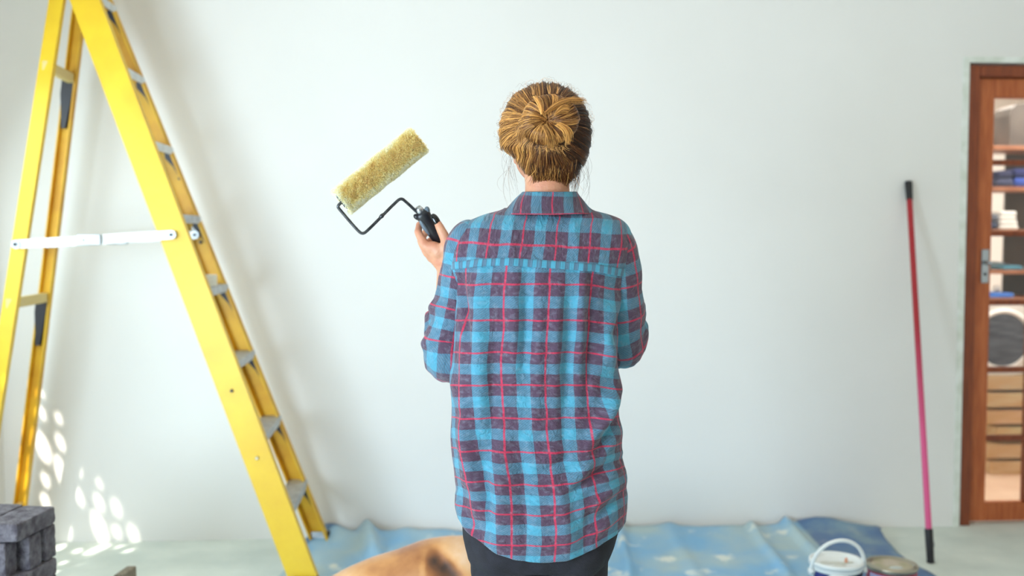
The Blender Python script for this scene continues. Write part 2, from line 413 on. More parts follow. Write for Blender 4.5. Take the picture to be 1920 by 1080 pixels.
# window_1: frame set in the left wall, with the added sun-fleck mask outside it
bm = bmesh.new()
for y in (WY0 + .02, WY1 - .02): add_box(bm, (LW - .06, y, (WZ0+WZ1)/2), (.06, .04, WZ1-WZ0))
for z in (WZ0 + .02, WZ1 - .02): add_box(bm, (LW - .06, (WY0+WY1)/2, z), (.06, WY1-WY0, .04))
struct('window_1', bm, M_reveal)
bm = bmesh.new()
for y in (VY0 + .02, VY1 - .02): add_box(bm, (LW - .06, y, (VZ0+VZ1)/2), (.06, .04, VZ1-VZ0))
for z in (VZ0 + .02, VZ1 - .02): add_box(bm, (LW - .06, (VY0+VY1)/2, z), (.06, VY1-VY0, .04))
struct('window_2', bm, M_reveal)

# sun flecks: (px, py, half-length, half-width, surface)
flecks = [(80,738,12,5,'w'),(80,775,16,7,'w'),(111,784,15,7,'w'),(82,840,32,13,'w'),(114,830,20,8,'w'),(146,842,16,6,'w'),(118,890,40,11,'w'),(148,882,15,7,'w'),
          (86,900,19,8,'w'),(149,930,22,7,'w'),(187,907,10,6,'w'),(186,942,18,8,'w'),(219,952,18,8,'w'),(86,940,20,9,'w'),(122,955,19,8,'w'),(187,990,34,12,'w'),
          (220,997,14,7,'w'),(251,1001,19,9,'w'),(120,990,24,14,'w'),(75,812,8,5,'w'),
          (183,1030,26,5,'f'),(160,1050,32,5,'f'),(224,1027,10,4,'f'),(242,1032,12,3,'f'),(146,1033,10,4,'f'),(120,1056,9,4,'f'),(112,1026,14,6,'f'),(106,1071,7,4,'f')]
SX = LW - 0.16                     # plane of the fleck mask
def back_to_mask(p):
    t = (p.x - SX) / SUN.x; return p - SUN * t
holes = []
for px, py, hl, hw, s in flecks:
    if s == 'w':
        c = WP(px, py, WALL); e = WP(px + 0.34*hl, py + hl, WALL); g = WP(px + hw, py - 0.2*hw, WALL)
    else:
        c = F(px, py); e = F(px + hl, py - hl*0.36); g = F(px, py + hw)
    c, e, g = back_to_mask(c), back_to_mask(e), back_to_mask(g)
    e = e - c; g = g - c
    holes.append((c.y, c.z, np.linalg.inv(np.array([[e.y, g.y], [e.z, g.z]]))))
y0, y1, z0, z1, st = WY0 - .35, WY1 + .12, WZ0 - .25, WZ1 + .45, 0.009
ny, nz = int((y1-y0)/st), int((z1-z0)/st)
yy, zz = np.meshgrid(y0 + (np.arange(ny)+.5)*st, z0 + (np.arange(nz)+.5)*st, indexing='ij')
solid = np.ones((ny, nz), bool)
for cy, cz, inv in holes:
    a = inv[0,0]*(yy-cy) + inv[0,1]*(zz-cz); b = inv[1,0]*(yy-cy) + inv[1,1]*(zz-cz)
    solid &= (a*a + b*b) > 1.0
vid = {}; vs = []; fs = []
def gv(i, j):
    k = (i, j)
    if k not in vid: vid[k] = len(vs); vs.append((SX, y0 + i*st, z0 + j*st))
    return vid[k]
for i in range(ny):
    # merge runs of solid cells
    j = 0
    while j < nz:
        if solid[i, j]:
            k = j
            while k < nz and solid[i, k]: k += 1
            fs.append((gv(i, j), gv(i+1, j), gv(i+1, k), gv(i, k))); j = k
        else: j += 1
me = bpy.data.meshes.new('sun_fleck_mask'); me.from_pydata(vs, [], fs); me.materials.append(M_reveal)  # added, unseen: holes traced back along the sun to throw the flecks
o = bpy.data.objects.new('sun_fleck_mask', me); C.objects.link(o); md = o.modifiers.new('t', 'SOLIDIFY'); md.thickness = 0.004
tag(o, 'unseen pierced mask added outside the side window to shape the sun flecks', 'light mask')

# ------------------------------------------------------------------ door_1
dr = bpy.data.objects.new('door_1', None); C.objects.link(dr); dr['kind'] = 'structure'
dr.location = (DX0, WALL + .05, 0)
def dpart(name, x0, x1, z0, z1, m, y=0.0, t=.045, bev=.003, parent=dr):
    bm = bmesh.new(); add_box(bm, ((x0+x1)/2, y, (z0+z1)/2), (x1-x0, t, z1-z0), bev=bev); return obj(name, bm, m, parent)
fz = DZ1 - .012
dpart('frame_post', .008, .058, 0, fz, M_wood_dark, 0, .1, .006); dpart('frame_post', DW-.058, DW-.008, 0, fz, M_wood_dark, 0, .1, .006)
dpart('frame_head', .058, DW-.058, fz-.05, fz, M_wood_dark, 0, .1, .006)
x0 = .062; x1 = DW - .062; st_w = .078
dpart('stile', x0, x0+st_w, .012, fz-.054, M_wood); dpart('stile', x1-st_w, x1, .012, fz-.054, M_wood)
zr = [WP(1860, y, WALL+.05).z for y in (184, 305, 438, 567, 693, 821, 941)]
dpart('rail', x0+st_w, x1-st_w, zr[0], fz-.054, M_wood); dpart('rail', x0+st_w, x1-st_w, .012, zr[6], M_wood)
for z in zr[1:6]: dpart('muntin', x0+st_w, x1-st_w, z-.012, z+.012, M_wood_dark, 0, .035)
gw = (x1 - x0 - 2*st_w - 2*.024)/3; gx = [x0+st_w + i*(gw+.024) for i in range(3)]
for g in gx[1:]: dpart('muntin', g-.024, g, zr[6], zr[0], M_wood_dark, 0.002, .035)
for g in gx:
    for a, b in zip(zr[1:], zr[:-1]):
        pn = dpart('pane', g-.004, g+gw+.004, a+.008, b-.008, M_glass, 0.004, .004, 0)
hz = WP(1842, 500, WALL).z
hp = dpart('handle_plate', x0+.030, x0+.066, hz-.075, hz+.078, M_chrome, -.027, .008, .003); hp['label'] = 'chrome plate with keyhole'
bm = bmesh.new(); add_tube(bm, [(x0+.048, -.03, hz+.018), (x0+.048, -.062, hz+.018), (x0+.055, -.068, hz+.017), (x0+.135, -.068, hz+.013)], [.009, .008, .008, .007], 12)
obj('handle', bm, M_chrome, hp, True)
bm = bmesh.new(); add_tube(bm, [(x0+.048, -.031, hz-.035), (x0+.048, -.033, hz-.035)], [.007, .007], 12); obj('keyhole', bm, M_black, hp)
# ------------------------------------------------------------------ side room, seen through the panes
SY = 5.55
def sz(py, Y=SY): return WP(1890, py, Y).z
def sx(px, Y=SY, py=450): return WP(px, py, Y).x
shx0 = sx(1852); shx1 = shx0 + .95
sh = thing('shelf_unit', 'brown wooden shelf unit holding linen, behind the glazed door', 'shelf', (shx0, SY, 0))
sz_ = [sz(277), sz(354), sz(434), sz(510), sz(562)]
for z in sz_:
    bm = bmesh.new(); add_box(bm, ((shx1-shx0)/2, .15, z), (shx1-shx0, .32, .022), bev=.002); obj('shelf', bm, M_shelf, sh)
bx0 = sx(1884, SY+.3) - shx0
bm = bmesh.new(); add_box(bm, ((bx0 + shx1-shx0)/2, .315, 1.28), (shx1-shx0-bx0, .012, 1.25)); obj('back_panel', bm, mat('shelf_back_wood', (84, 72, 60), .7, col2=(66, 58, 50), scale=6), sh)
for x in (.06, shx1-shx0-.02):
    bm = bmesh.new(); add_box(bm, (x, .29, .94), (.035, .03, 1.88), bev=.003); obj('post', bm, M_shelf, sh)
# things on the shelves
def at_shelf(px, k): return Vector((sx(px), SY + .1, sz_[k] + .0115))
bm = bmesh.new(); p = at_shelf(1921, 0); w = sx(1952) - sx(1890); h = sz(196) - sz_[0]
sec = [(-w/2, 0), (-w/2, h*.72), (-w*.44, h*.88), (-w*.30, h*.97), (0, h), (w*.30, h*.97), (w*.44, h*.88), (w/2, h*.72), (w/2, 0)]
f1 = [bm.verts.new((a, -.09, b)) for a, b in sec]; f2 = [bm.verts.new((a, .09, b)) for a, b in sec]
bm.faces.new(f1); bm.faces.new(f2[::-1])
for i in range(len(sec)): j = (i+1) % len(sec); bm.faces.new((f1[i], f2[i], f2[j], f1[j]))
o = obj('bread_bin', bm, mat('bin_dark', (96, 88, 82), .5, col2=(76, 70, 66), scale=8)); o.location = p
tag(o, 'dark grey round-topped bin on the top shelf behind the door', 'bin')
def folded(name, px0, px1, k, ytop, cols, label, cat):
    x0_, x1_ = sx(px0), sx(px1); base = sz_[k] + .0115; top = sz(ytop); n = len(cols); hh = (top - base)/n
    t = thing(name, label, cat, ((x0_+x1_)/2, SY + .08, base))
    for i, cc in enumerate(cols):
        bm = bmesh.new(); add_box(bm, (rnd.uniform(-.006, .006), 0, hh*(i+.5)), ((x1_-x0_)*(1-.07*i), .18, hh*.96), bev=min(.012, hh*.4))
        obj('fold', bm, mat('linen', cc, .9, bump=.4, bscale=30), t, True)
folded('blanket', 1866, 1897, 1, 320, [(60, 66, 96), (40, 44, 78)], 'dark blue folded blanket on the second shelf, nearer the stile', 'blanket')
folded('towel_pile', 1898, 1926, 1, 316, [(52, 80, 168), (30, 40, 96)], 'royal blue folded towel beside the dark blanket on the second shelf', 'towel')
folded('napkin_pile', 1872, 1908, 2, 396, [(236, 238, 236)]*4, 'stack of white folded cloths on the middle shelf', 'cloth')
folded('jersey', 1856, 1871, 2, 402, [(52, 62, 88), (90, 96, 110)], 'small dark folded jersey next to the white cloths', 'jersey')
folded('mat_roll', 1884, 1920, 3, 498, [(70, 128, 150)], 'flat teal folded mat on the fourth shelf', 'mat')
folded('storage_box', 1858, 1905, 4, 549, [(60, 112, 196)], 'low blue storage box on the lowest shelf', 'box')
bm = bmesh.new(); add_lathe(bm, [(0, 0), (.018, 0), (.021, .035), (.018, .036), (.016, .004), (0, .004)], n=20)
o = obj('cup', bm, M_white, smooth=True); o.location = (sx(1886), SY + .08, sz(549)+.001); tag(o, 'small white cup standing on the blue storage box', 'cup')
# timber stack, appliance
AY = 5.35
tz1 = sz(696, AY); tx0 = sx(1835, AY, 760)
nb = 6; bh = tz1/ nb
plk = []
for i in range(nb):
    for j in range(2):
        if j == 1 and i % 2: continue
        bm = bmesh.new(); add_box(bm, (0, 0, 0), (.95 + rnd.uniform(-.06, .06), .17 if i % 2 == 0 else .34, bh*.80), bev=.004)
        o = obj('plank', bm, mat('pale_pine', (214 - 8*(i % 3), 190 - 6*(i % 2), 148), .7, col2=(196, 160, 110), scale=5, stretch=(1, 8, 8)))
        o.location = (tx0 + .5 + rnd.uniform(-.03, .03), AY + .02 + (.18*j if i % 2 == 0 else .09) , bh*(i+.45) + .004)
        o.location.z = bh*(i + .4) + .0
        o.rotation_euler = (0, 0, math.radians(rnd.uniform(-.4, .4)))
        tag(o, 'pale pine plank in the %s course of the pile, %s' % (('lowest', 'second', 'third', 'fourth', 'fifth', 'topmost')[i], ('front one', 'rear one')[j] if i % 2 == 0 else 'one wide board'), 'plank', 'pine planks piled behind the door')
        plk.append(o)
ax = sx(1874, AY, 632); az = sz(632, AY); r_ = .40*(sz(572, AY)-tz1)*1.0
ah = sz(570, AY) - tz1 + .0
ap = thing('tumble_dryer', 'small white appliance with a round dark porthole on the planks', 'appliance', (ax, AY + .1, tz1 - bh*.2 + .002))
ahh = sz(570, AY) - ap.location.z
bm = bmesh.new(); n = 40; aw = .235; ring = []
for i in range(n):
    a = 2*PI*i/n; cx, sy_ = math.cos(a), math.sin(a); e = 2/3.2
    ring.append((aw*math.copysign(abs(cx)**e, cx), ahh/2 + ahh/2*math.copysign(abs(sy_)**e, sy_)))
f1 = [bm.verts.new((a, -.13, b)) for a, b in ring]; f2 = [bm.verts.new((a, .16, b)) for a, b in ring]
bm.faces.new(f1); bm.faces.new(f2[::-1])
for i in range(n): j = (i+1) % n; bm.faces.new((f1[i], f2[i], f2[j], f1[j]))
obj('casing', bm, M_white, ap, False)
rr_ = (sz(579, AY) - sz(686, AY))/2
bm = bmesh.new(); add_lathe(bm, [(rr_*1.0, 0), (rr_*1.08, .012), (rr_*.97, .02), (rr_*.92, .006)], (0, -.13, ahh*.5), 40, (0, -1, 0)); obj('door_ring', bm, M_white, ap, True)
bm = bmesh.new(); add_lathe(bm, [(0, .018), (rr_*.5, .015), (rr_*.95, .004)], (0, -.13, ahh*.5), 40, (0, -1, 0)); obj('porthole', bm, mat('dark_porthole', (44, 50, 66), .12, col2=(84, 96, 112), scale=9, stretch=(1, 1, 6)), ap, True)
quadbox('trim_2', DX0 - .6, RW, WALL + TH, SR, 0.0, 0.004, mat('sunlit_tile_floor', (226, 200, 176), .5, col2=(206, 172, 146), scale=3))

# ------------------------------------------------------------------ tarp
def tarp():
    # outline runs from the ladder to the right flap, far edge crumpled against the wall
    nx, ny = 240, 120
    vs = []; fl = []
    xl, xr = F(588, 1010).x, None
    for j in range(ny + 1):
        t = j/ny                                  # 0 far .. 1 near
        for i in range(nx + 1):
            s = i/nx
            Y = WALL - .035 - 2.3*t
            left = F(592, 1000).x + .03*math.sin(9*t) - .25*t - .04*sstep(0, .1, t)
            # right edge: (1632,990) to (1668,1036) then on out of the frame
            right = F(1634, 993).x + (F(1668, 1036).x + .02 - F(1634, 993).x)*min(1, (WALL - Y)/.40) + .25*max(0, t-.2)
            X = left + (right - left)*s
            if t < .04: X += .02*math.sin(s*40)
            z = .006 + .020*max(0, noise.noise(Vector((X*2.3, Y*2.3, 1.3)))) + .005*abs(noise.noise(Vector((X*9, Y*9, 4))))
            # crumpled rise at the wall
            back = sstep(.36, 0.0, WALL - Y)
            rise = .035 + .05*noise.noise(Vector((X*4.0, 0, 7)))
            z += max(0, rise)*back*.8
            # a peaked fold near the ladder foot and the standing folds
            def ridge(x0, y0, x1, y1, w, h):
                ax, ay = x1-x0, y1-y0; L = math.hypot(ax, ay); q = ((X-x0)*ax + (Y-y0)*ay)/(L*L)
                d = abs((X-x0)*ay - (Y-y0)*ax)/L; e = 1 if 0 <= q <= 1 else math.exp(-((min(abs(q), abs(q-1))*L)/.08)**2)
                return h*math.exp(-(d/w)**2)*e
            for (a, b, w, h) in RID: z += ridge(a.x, a.y, b.x, b.y, w, h)
            Y2 = Y + (.02*math.sin(X*9) + .015*noise.noise(Vector((X*6, 2, 2))))*sstep(.2, 0, t)
            vs.append((X, min(Y2, WALL - .012), z))
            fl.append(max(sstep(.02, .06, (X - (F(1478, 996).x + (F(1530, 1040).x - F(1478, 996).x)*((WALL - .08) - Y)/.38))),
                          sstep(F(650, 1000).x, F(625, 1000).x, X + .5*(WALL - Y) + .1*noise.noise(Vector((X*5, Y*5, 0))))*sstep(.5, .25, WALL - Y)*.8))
    fs = [(j*(nx+1)+i, j*(nx+1)+i+1, (j+1)*(nx+1)+i+1, (j+1)*(nx+1)+i) for j in range(ny) for i in range(nx)]
    fs = [f[::-1] for f in fs]
    me = bpy.data.meshes.new('tarpaulin'); me.from_pydata(vs, [], fs); me.materials.append(M_tarp)
    me.polygons.foreach_set('use_smooth', [True]*len(me.polygons))
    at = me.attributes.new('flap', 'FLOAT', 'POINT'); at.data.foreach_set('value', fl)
    o = bpy.data.objects.new('tarpaulin', me); C.objects.link(o)
    md = o.modifiers.new('t', 'SOLIDIFY'); md.thickness = .003; md.offset = 1
    tag(o, 'crumpled blue plastic tarpaulin spread on the concrete along the wall', 'tarp')
RID = [(F(688, 1010), F(700, 1050), .035, .055), (F(1478, 1000), F(1560, 1075), .02, .030), (F(1408, 1000), F(1470, 1075), .022, .024),
       (F(1160, 1005), F(1180, 1080), .02, .028), (F(1258, 1005), F(1300, 1078), .03, .010), (F(620, 1012), F(668, 1030), .05, .03), (F(760, 1012), F(745, 1060), .05, .02),
       (F(1560, 1000), F(1625, 1004), .05, .02)]
tarp()

# ------------------------------------------------------------------ ladder
LD = thing('step_ladder', 'tall yellow A-frame step ladder with aluminium treads beside the wall', 'ladder', (0, 0, 0))
def rail_pts(foot_px, top_px, top_yd, foot_yd=None):
    f = F(*foot_px) if foot_yd is None else P(foot_px[0], foot_px[1], foot_yd)
    return f, P(top_px[0], top_px[1], top_yd)
FF, FT = rail_pts((607, 1021), (163, -75), 4.03)
NF, NT = rail_pts((577, 1110), (118, -107), 3.75)
RF_, RT = rail_pts((31, 1036), (163, -75), 4.03)
NRF, NRT = rail_pts((-66, 1118), (121, -107), 3.75)
LD.location = ((FF + NF + RF_ + NRF)/4); LD.location.z = 0
L0 = LD.location.copy()
ACR = RY @ Vector((0, 1, 0))        # across the ladder, away from the camera
def channel(name, a, b, width, depth, side, m_out, th=.006, parent=LD, bite=0.0):
    """C-section rail from a to b; side=+1: open side faces away from camera (near rail), -1 towards it"""
    a, b = a - L0, b - L0
    ax = (b - a).normalized(); w = ax.cross(ACR).normalized(); t = w.cross(ax).normalized()
    if t.dot(ACR) < 0: t = -t
    t = t*side
    h = width/2
    # profile in (w, t)
    pr = [(-h, 0), (h, 0), (h, depth), (h - th, depth), (h - th, th), (-h + th, th), (-h + th, depth), (-h, depth)]
    bm = bmesh.new()
    A = [bm.verts.new(a + w*x + t*y) for x, y in pr]; B = [bm.verts.new(b + w*x + t*y) for x, y in pr]
    n = len(pr)
    for i in range(n): j = (i+1) % n; bm.faces.new((A[i], A[j], B[j], B[i]))
    for R in (A, B): bm.faces.new((R[0], R[5], R[6], R[7])); bm.faces.new((R[0], R[1], R[4], R[5])); bm.faces.new((R[1], R[2], R[3], R[4]))
    bmesh.ops.recalc_face_normals(bm, faces=bm.faces)
    return obj(name, bm, m_out, parent)
FW = .104
up = .035
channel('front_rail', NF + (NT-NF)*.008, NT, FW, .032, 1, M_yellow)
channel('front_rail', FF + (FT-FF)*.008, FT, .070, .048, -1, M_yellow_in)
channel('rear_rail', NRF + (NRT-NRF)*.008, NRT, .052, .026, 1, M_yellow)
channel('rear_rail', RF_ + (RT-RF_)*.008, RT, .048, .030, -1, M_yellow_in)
# top cap and red hinges
tc_ = (NT + FT + RT + NRT)/4 - L0
bm = bmesh.new(); add_box(bm, tc_ + Vector((0, 0, .03)), (.17, .44, .05), Matrix.Rotation(-YAW, 3, 'Z'), .008); obj('top_cap', bm, M_yellow, LD)
for A, s in ((NT, 1), (FT, -1)):
    c = A - L0 + Vector((.05, 0, -.13)) + ACR*.02*s
    bm = bmesh.new(); add_box(bm, c, (.09, .012, .12), Matrix.Rotation(-YAW, 3, 'Z') @ Matrix.Rotation(.35, 3, 'Y'), .003); ob = obj('hinge', bm, M_redtop, LD)
def on(a, b, z): return a + (b - a)*((z - a.z)/(b.z - a.z))
XR = RY @ Vector((1, 0, 0))
def tread(z, k):
    a = on(NF, NT, z) - L0 + ACR*.008; b = on(FF, FT, z) - L0 - ACR*.008
    w = .078; th = .03; nrib = 9
    ac = (b - a).normalized(); sd_ = Vector((ac.y, -ac.x, 0)).normalized()
    pr = []
    for i in range(nrib):
        x0_ = -w/2 + w*i/nrib; dx = w/nrib
        pr += [(x0_, 0), (x0_ + dx*.12, .0025), (x0_ + dx*.6, .0025), (x0_ + dx*.72, 0)]
    pr += [(w/2, 0), (w/2, -th), (w/2 - .004, -th), (w/2 - .004, -.005), (-w/2 + .004, -.005), (-w/2 + .004, -th), (-w/2, -th)]
    bm = bmesh.new(); up_ = Vector((0, 0, 1))
    A = [bm.verts.new(a + sd_*x + up_*(y + .012)) for x, y in pr]; B = [bm.verts.new(b + sd_*x + up_*(y + .012)) for x, y in pr]
    n = len(pr)
    for i in range(n): j = (i+1) % n; bm.faces.new((A[i], A[j], B[j], B[i]))
    bm.faces.new(A[::-1]); bm.faces.new(B)
    bmesh.ops.recalc_face_normals(bm, faces=bm.faces)
    o = obj('tread', bm, M_alu if k < 5 else M_alu_w, LD)
    # dark gusset under the tread on each side, along the front edge of the rail
    for (P0, P1, s) in ((FF, FT, -1), (NF, NT, 1)):
        q = on(P0, P1, z) - L0 + ACR*(.012*s); ax = (P1 - P0).normalized(); wv = ax.cross(ACR).normalized()
        if wv.dot(XR) < 0: wv = -wv
        g = [q + wv*.010 + up_*(-.015), q + wv*.033 + up_*(-.01), q + wv*.034 - ax*.145, q + wv*.027 - ax*.14, q + wv*.018 - ax*.08, q + wv*.0 - ax*.035]
        bm = bmesh.new(); t = ACR*(.018*s)
        f1 = [bm.verts.new(v) for v in g]; f2 = [bm.verts.new(v + t) for v in g]
        bm.faces.new(f1); bm.faces.new(f2[::-1])
        for i in range(len(g)): j = (i+1) % len(g); bm.faces.new((f1[i], f2[i], f2[j], f1[j]))
        bmesh.ops.recalc_face_normals(bm, faces=bm.faces)
        obj('gusset', bm, M_dark, o)
for k in range(8): tread(.277 + .279*k, k)
# rear braces
for z in (.20, 1.075, 1.955):
    a = on(NRF, NRT, z) - L0; b = on(RF_, RT, z) - L0
    d = (b - a); L = d.length; m3 = Matrix.Rotation(math.atan2(d.y, d.x), 3, 'Z')
    bm = bmesh.new(); add_box(bm, (a+b)/2, (L, .028, .038), m3, .003); o = obj('rear_brace', bm, mat('brace_ochre', (214, 190, 120), .5), LD)
    ax = (RT - RF_).normalized()
    q = b - ACR*.03
    g = [q + XR*.020, q - XR*.030, q - XR*.030 - ax*.06, q - XR*.010 - ax*.20, q + XR*.006 - ax*.20, q + XR*.014 - ax*.1]
    bm = bmesh.new(); f1 = [bm.verts.new(v) for v in g]; f2 = [bm.verts.new(v + ACR*.022) for v in g]
    bm.faces.new(f1); bm.faces.new(f2[::-1])
    for i in range(len(g)): j = (i+1) % len(g); bm.faces.new((f1[i], f2[i], f2[j], f1[j]))
    bmesh.ops.recalc_face_normals(bm, faces=bm.faces); obj('gusset', bm, M_dark, o)
# spreaders
def spreader(A, B, hx):
    A = A - L0; B = B - L0
    H = A + (B - A)*hx
    bars = [(A, H + (B-A).normalized()*.03), (H - (B-A).normalized()*.03, B)]
    d = (B - A).normalized(); n = Vector((-d.z*XR.x, -d.z*XR.y, math.hypot(d.x, d.y)))
    first = None
    for i, (a, b) in enumerate(bars):
        bm = bmesh.new(); nv = d.cross(ACR).normalized(); off = ACR*(-.004 + .004*i)
        for c in (a, b): pass
        vs1 = []
        for e, c, s in ((0, a, -1), (1, b, 1)):
            for k in range(9):
                an = -PI/2 + PI*k/8
                vs1.append(c + off + (d*s*math.cos(an) + nv*math.sin(an)*(1 if s > 0 else -1))*.0165)
        f1 = [bm.verts.new(v) for v in vs1]; f2 = [bm.verts.new(v + ACR*.004) for v in vs1]
        bm.faces.new(f1); bm.faces.new(f2[::-1])
        for k in range(len(f1)): j = (k+1) % len(f1); bm.faces.new((f1[k], f2[k], f2[j], f1[j]))
        bmesh.ops.recalc_face_normals(bm, faces=bm.faces)
        o = obj('spreader_bar', bm, M_alu_w, LD); first = first or o
        e = a if i == 0 else b
        bm = bmesh.new(); add_tube(bm, [e + off - ACR*.007, e + off + ACR*.012], .0165, 20); add_tube(bm, [e + off - ACR*.009, e + off], .011, 16); rv = obj('washer', bm, M_alu, o)
        bm = bmesh.new(); add_tube(bm, [e + off - ACR*.015, e + off - ACR*.004], [.006, .007], 12); obj('rivet', bm, M_black, o)
    bm = bmesh.new(); add_box(bm, H - ACR*.008, (.088, .010, .040), Matrix.Rotation(-YAW, 3, 'Z'), .004); hb = obj('hinge_plate', bm, M_alu, LD)
    for s in (-1, 1):
        bm = bmesh.new(); add_tube(bm, [H + d*.024*s - ACR*.02, H + d*.024*s - ACR*.006], .007, 12); obj('rivet', bm, M_tin, hb)
zA = P(24, 458, 3.70); zB = P(320, 440, 3.66)
fa = on(NRF, NRT, zA.z) - ACR*.012; fb = on(NF, NT, zB.z) - ACR*.012 + XR*.0
spreader(fa, fb, .47)
spreader(on(RF_, RT, zA.z) - ACR*.04, on(FF, FT, zB.z) - ACR*.04, .47)
# feet, bolts
for (a, b, w) in ((NF, NT, .1), (FF, FT, .075), (RF_, RT, .055), (NRF, NRT, .06)):
    ax = (b - a).normalized(); q = a - L0
    bm = bmesh.new(); add_box(bm, q + Vector((0, 0, .012)), (w*1.15, .055, .022), Matrix.Rotation(-YAW, 3, 'Z'), .004)
    vs_ = add_box(bm, q + ax*.035, (w*1.02, .04, .05), Matrix.Rotation(-YAW, 3, 'Z'), .003)
    ft = obj('rubber_foot', bm, M_black, LD)
    bm = bmesh.new(); s_ = -1 if b is NT or b is NRT else -1
    add_box(bm, q + ax*.052 - ACR*.024, (w*.8, .004, .03), Matrix.Rotation(-YAW, 3, 'Z')); obj('foot_plate', bm, M_alu, ft)
for (a, b, z, s, m) in ((NF, NT, .75, -1, M_black), (FF, FT, 1.355, -1, M_white), (FF, FT, 1.30, -1, M_black), (FF, FT, 1.60, -1, M_black), (FF, FT, 1.56, -1, M_black), (NF, NT, .5, -1, M_tin)):
    q = on(a, b, z) - L0 + ACR*(-.002 if a is NF else -.010) 
    r = .016 if m is M_white else .007
    if z in (1.60, 1.56): q = q + XR*.02
    bm = bmesh.new(); add_tube(bm, [q + ACR*(.004), q - ACR*.006], [r, r*.8], 14); obj('bolt', bm, m, LD)
# masking tape on a tread
zt = .277 + .279*3 + .0155
tp = (on(NF, NT, zt)*.56 + on(FF, FT, zt)*.44); 
tt = thing('tape_roll', 'roll of cream masking tape lying on a ladder tread', 'tape', (tp.x, tp.y, zt))
bm = bmesh.new(); add_lathe(bm, [(.037, 0), (.046, 0), (.0465, .004), (.0465, .040), (.046, .044), (.037, .044), (.037, 0)], n=40); obj('tape', bm, M_tape, tt, True)
bm = bmesh.new(); add_lathe(bm, [(.034, .001), (.037, .001), (.037, .043), (.034, .043), (.034, .001)], n=40); obj('core', bm, M_tape_in, tt, True)

# ------------------------------------------------------------------ bricks
BL = (.20, .100, .051)
def brick_mesh(seed, dims=BL):
    bm = bmesh.new(); add_box(bm, (0, 0, 0), dims, bev=.004)
    bmesh.ops.subdivide_edges(bm, edges=[e for e in bm.edges if e.calc_length() > .03], cuts=9, use_grid_fill=True)
    bmesh.ops.triangulate(bm, faces=[f for f in bm.faces if len(f.verts) > 4])
    for v in bm.verts:
        q = v.co*14 + Vector((seed*3.1, 0, 0)); q2 = v.co*60 + Vector((seed, 5, 0))
        d = noise.noise(q)*.003 + noise.noise(q2)*.0024 + noise.noise(v.co*160)*.0012
        n = v.co.normalized(); v.co += n*d
        # chipped corners
        c = (abs(v.co.x)/(dims[0]/2))**6 + (abs(v.co.y)/(dims[1]/2))**6 + (abs(v.co.z)/(dims[2]/2))**6
        if c > 1.7: v.co -= n*.004*(1 + noise.noise(v.co*30 + Vector((seed, 0, 0))))*min(1, c - 1.7)
    me = bpy.data.meshes.new('brick'); bm.to_mesh(me); bm.free(); me.materials.append(M_brick)
    me.polygons.foreach_set('use_smooth', [True]*len(me.polygons)); me.set_sharp_from_angle(angle=math.radians(40))
    return me
BM = [brick_mesh(i) for i in range(5)]; BE = [brick_mesh(i + 20, (.20, .062, .100)) for i in range(3)]
# stack frame: corner edge (nearest vertical corner of the top brick) seen at px (33, 985)..., long face runs back to the right
S_YD = 2.74
cor = P(32, 984, S_YD); zt_ = cor.z
far = F(101, 950, zt_)                      # same height, where the long edge ends
e1 = (far - cor); e1.z = 0; print('brick edge', e1.length, 'top', zt_); e1.normalize(); e2 = Vector((-e1.y, e1.x, 0))   # e2 points left
ang = math.atan2(e1.y, e1.x)
def brick(u, v, z, rot=0.0, label='grey paving brick', seed=None, edge=False, pitch=0.0):
    o = bpy.data.objects.new('paving_brick', rnd.choice(BE if edge else BM) if seed is None else (BE if edge else BM)[seed]); C.objects.link(o)
    p = Vector((cor.x, cor.y, 0)) + e1*u + e2*v
    o.rotation_euler = (0, pitch, ang + rot)
    o.location = (p.x, p.y, z + (.050 if edge else BL[2]/2))
    tag(o, label, 'brick', 'grey paving bricks in the stack'); return o
h = zt_ - BL[2]
brick(.098, .050, h, 0, 'topmost grey brick at the stack corner, pale sky-lit top', 0)
brick(.110, .156, h, .02, 'topmost grey brick one left of the corner brick', 1)
brick(.090, .262, h, -.015, 'topmost grey brick third from the corner, cut by the frame edge', 2)
h2 = h - .102
brick(.172, .104, h2, PI/2 + .02, 'grey brick on edge under the far end of the corner brick', 0, True)
brick(.100, .106, h2 - .001, PI/2 - .03, 'grey brick on edge under the middle of the corner brick', 1, True)
brick(.020, .135, h2 - .001, PI/2 + .04, 'grey brick on edge set back under the near end of the corner brick', 2, True)
for i, u in enumerate((.170, .098, .022)): brick(u, .320, h2, PI/2 + .02*(i - 1), 'grey brick on edge in the rear row below the top bricks, %s one' % ('far', 'middle', 'near')[i], i, True)
NL = 7; lay_h = h2/NL
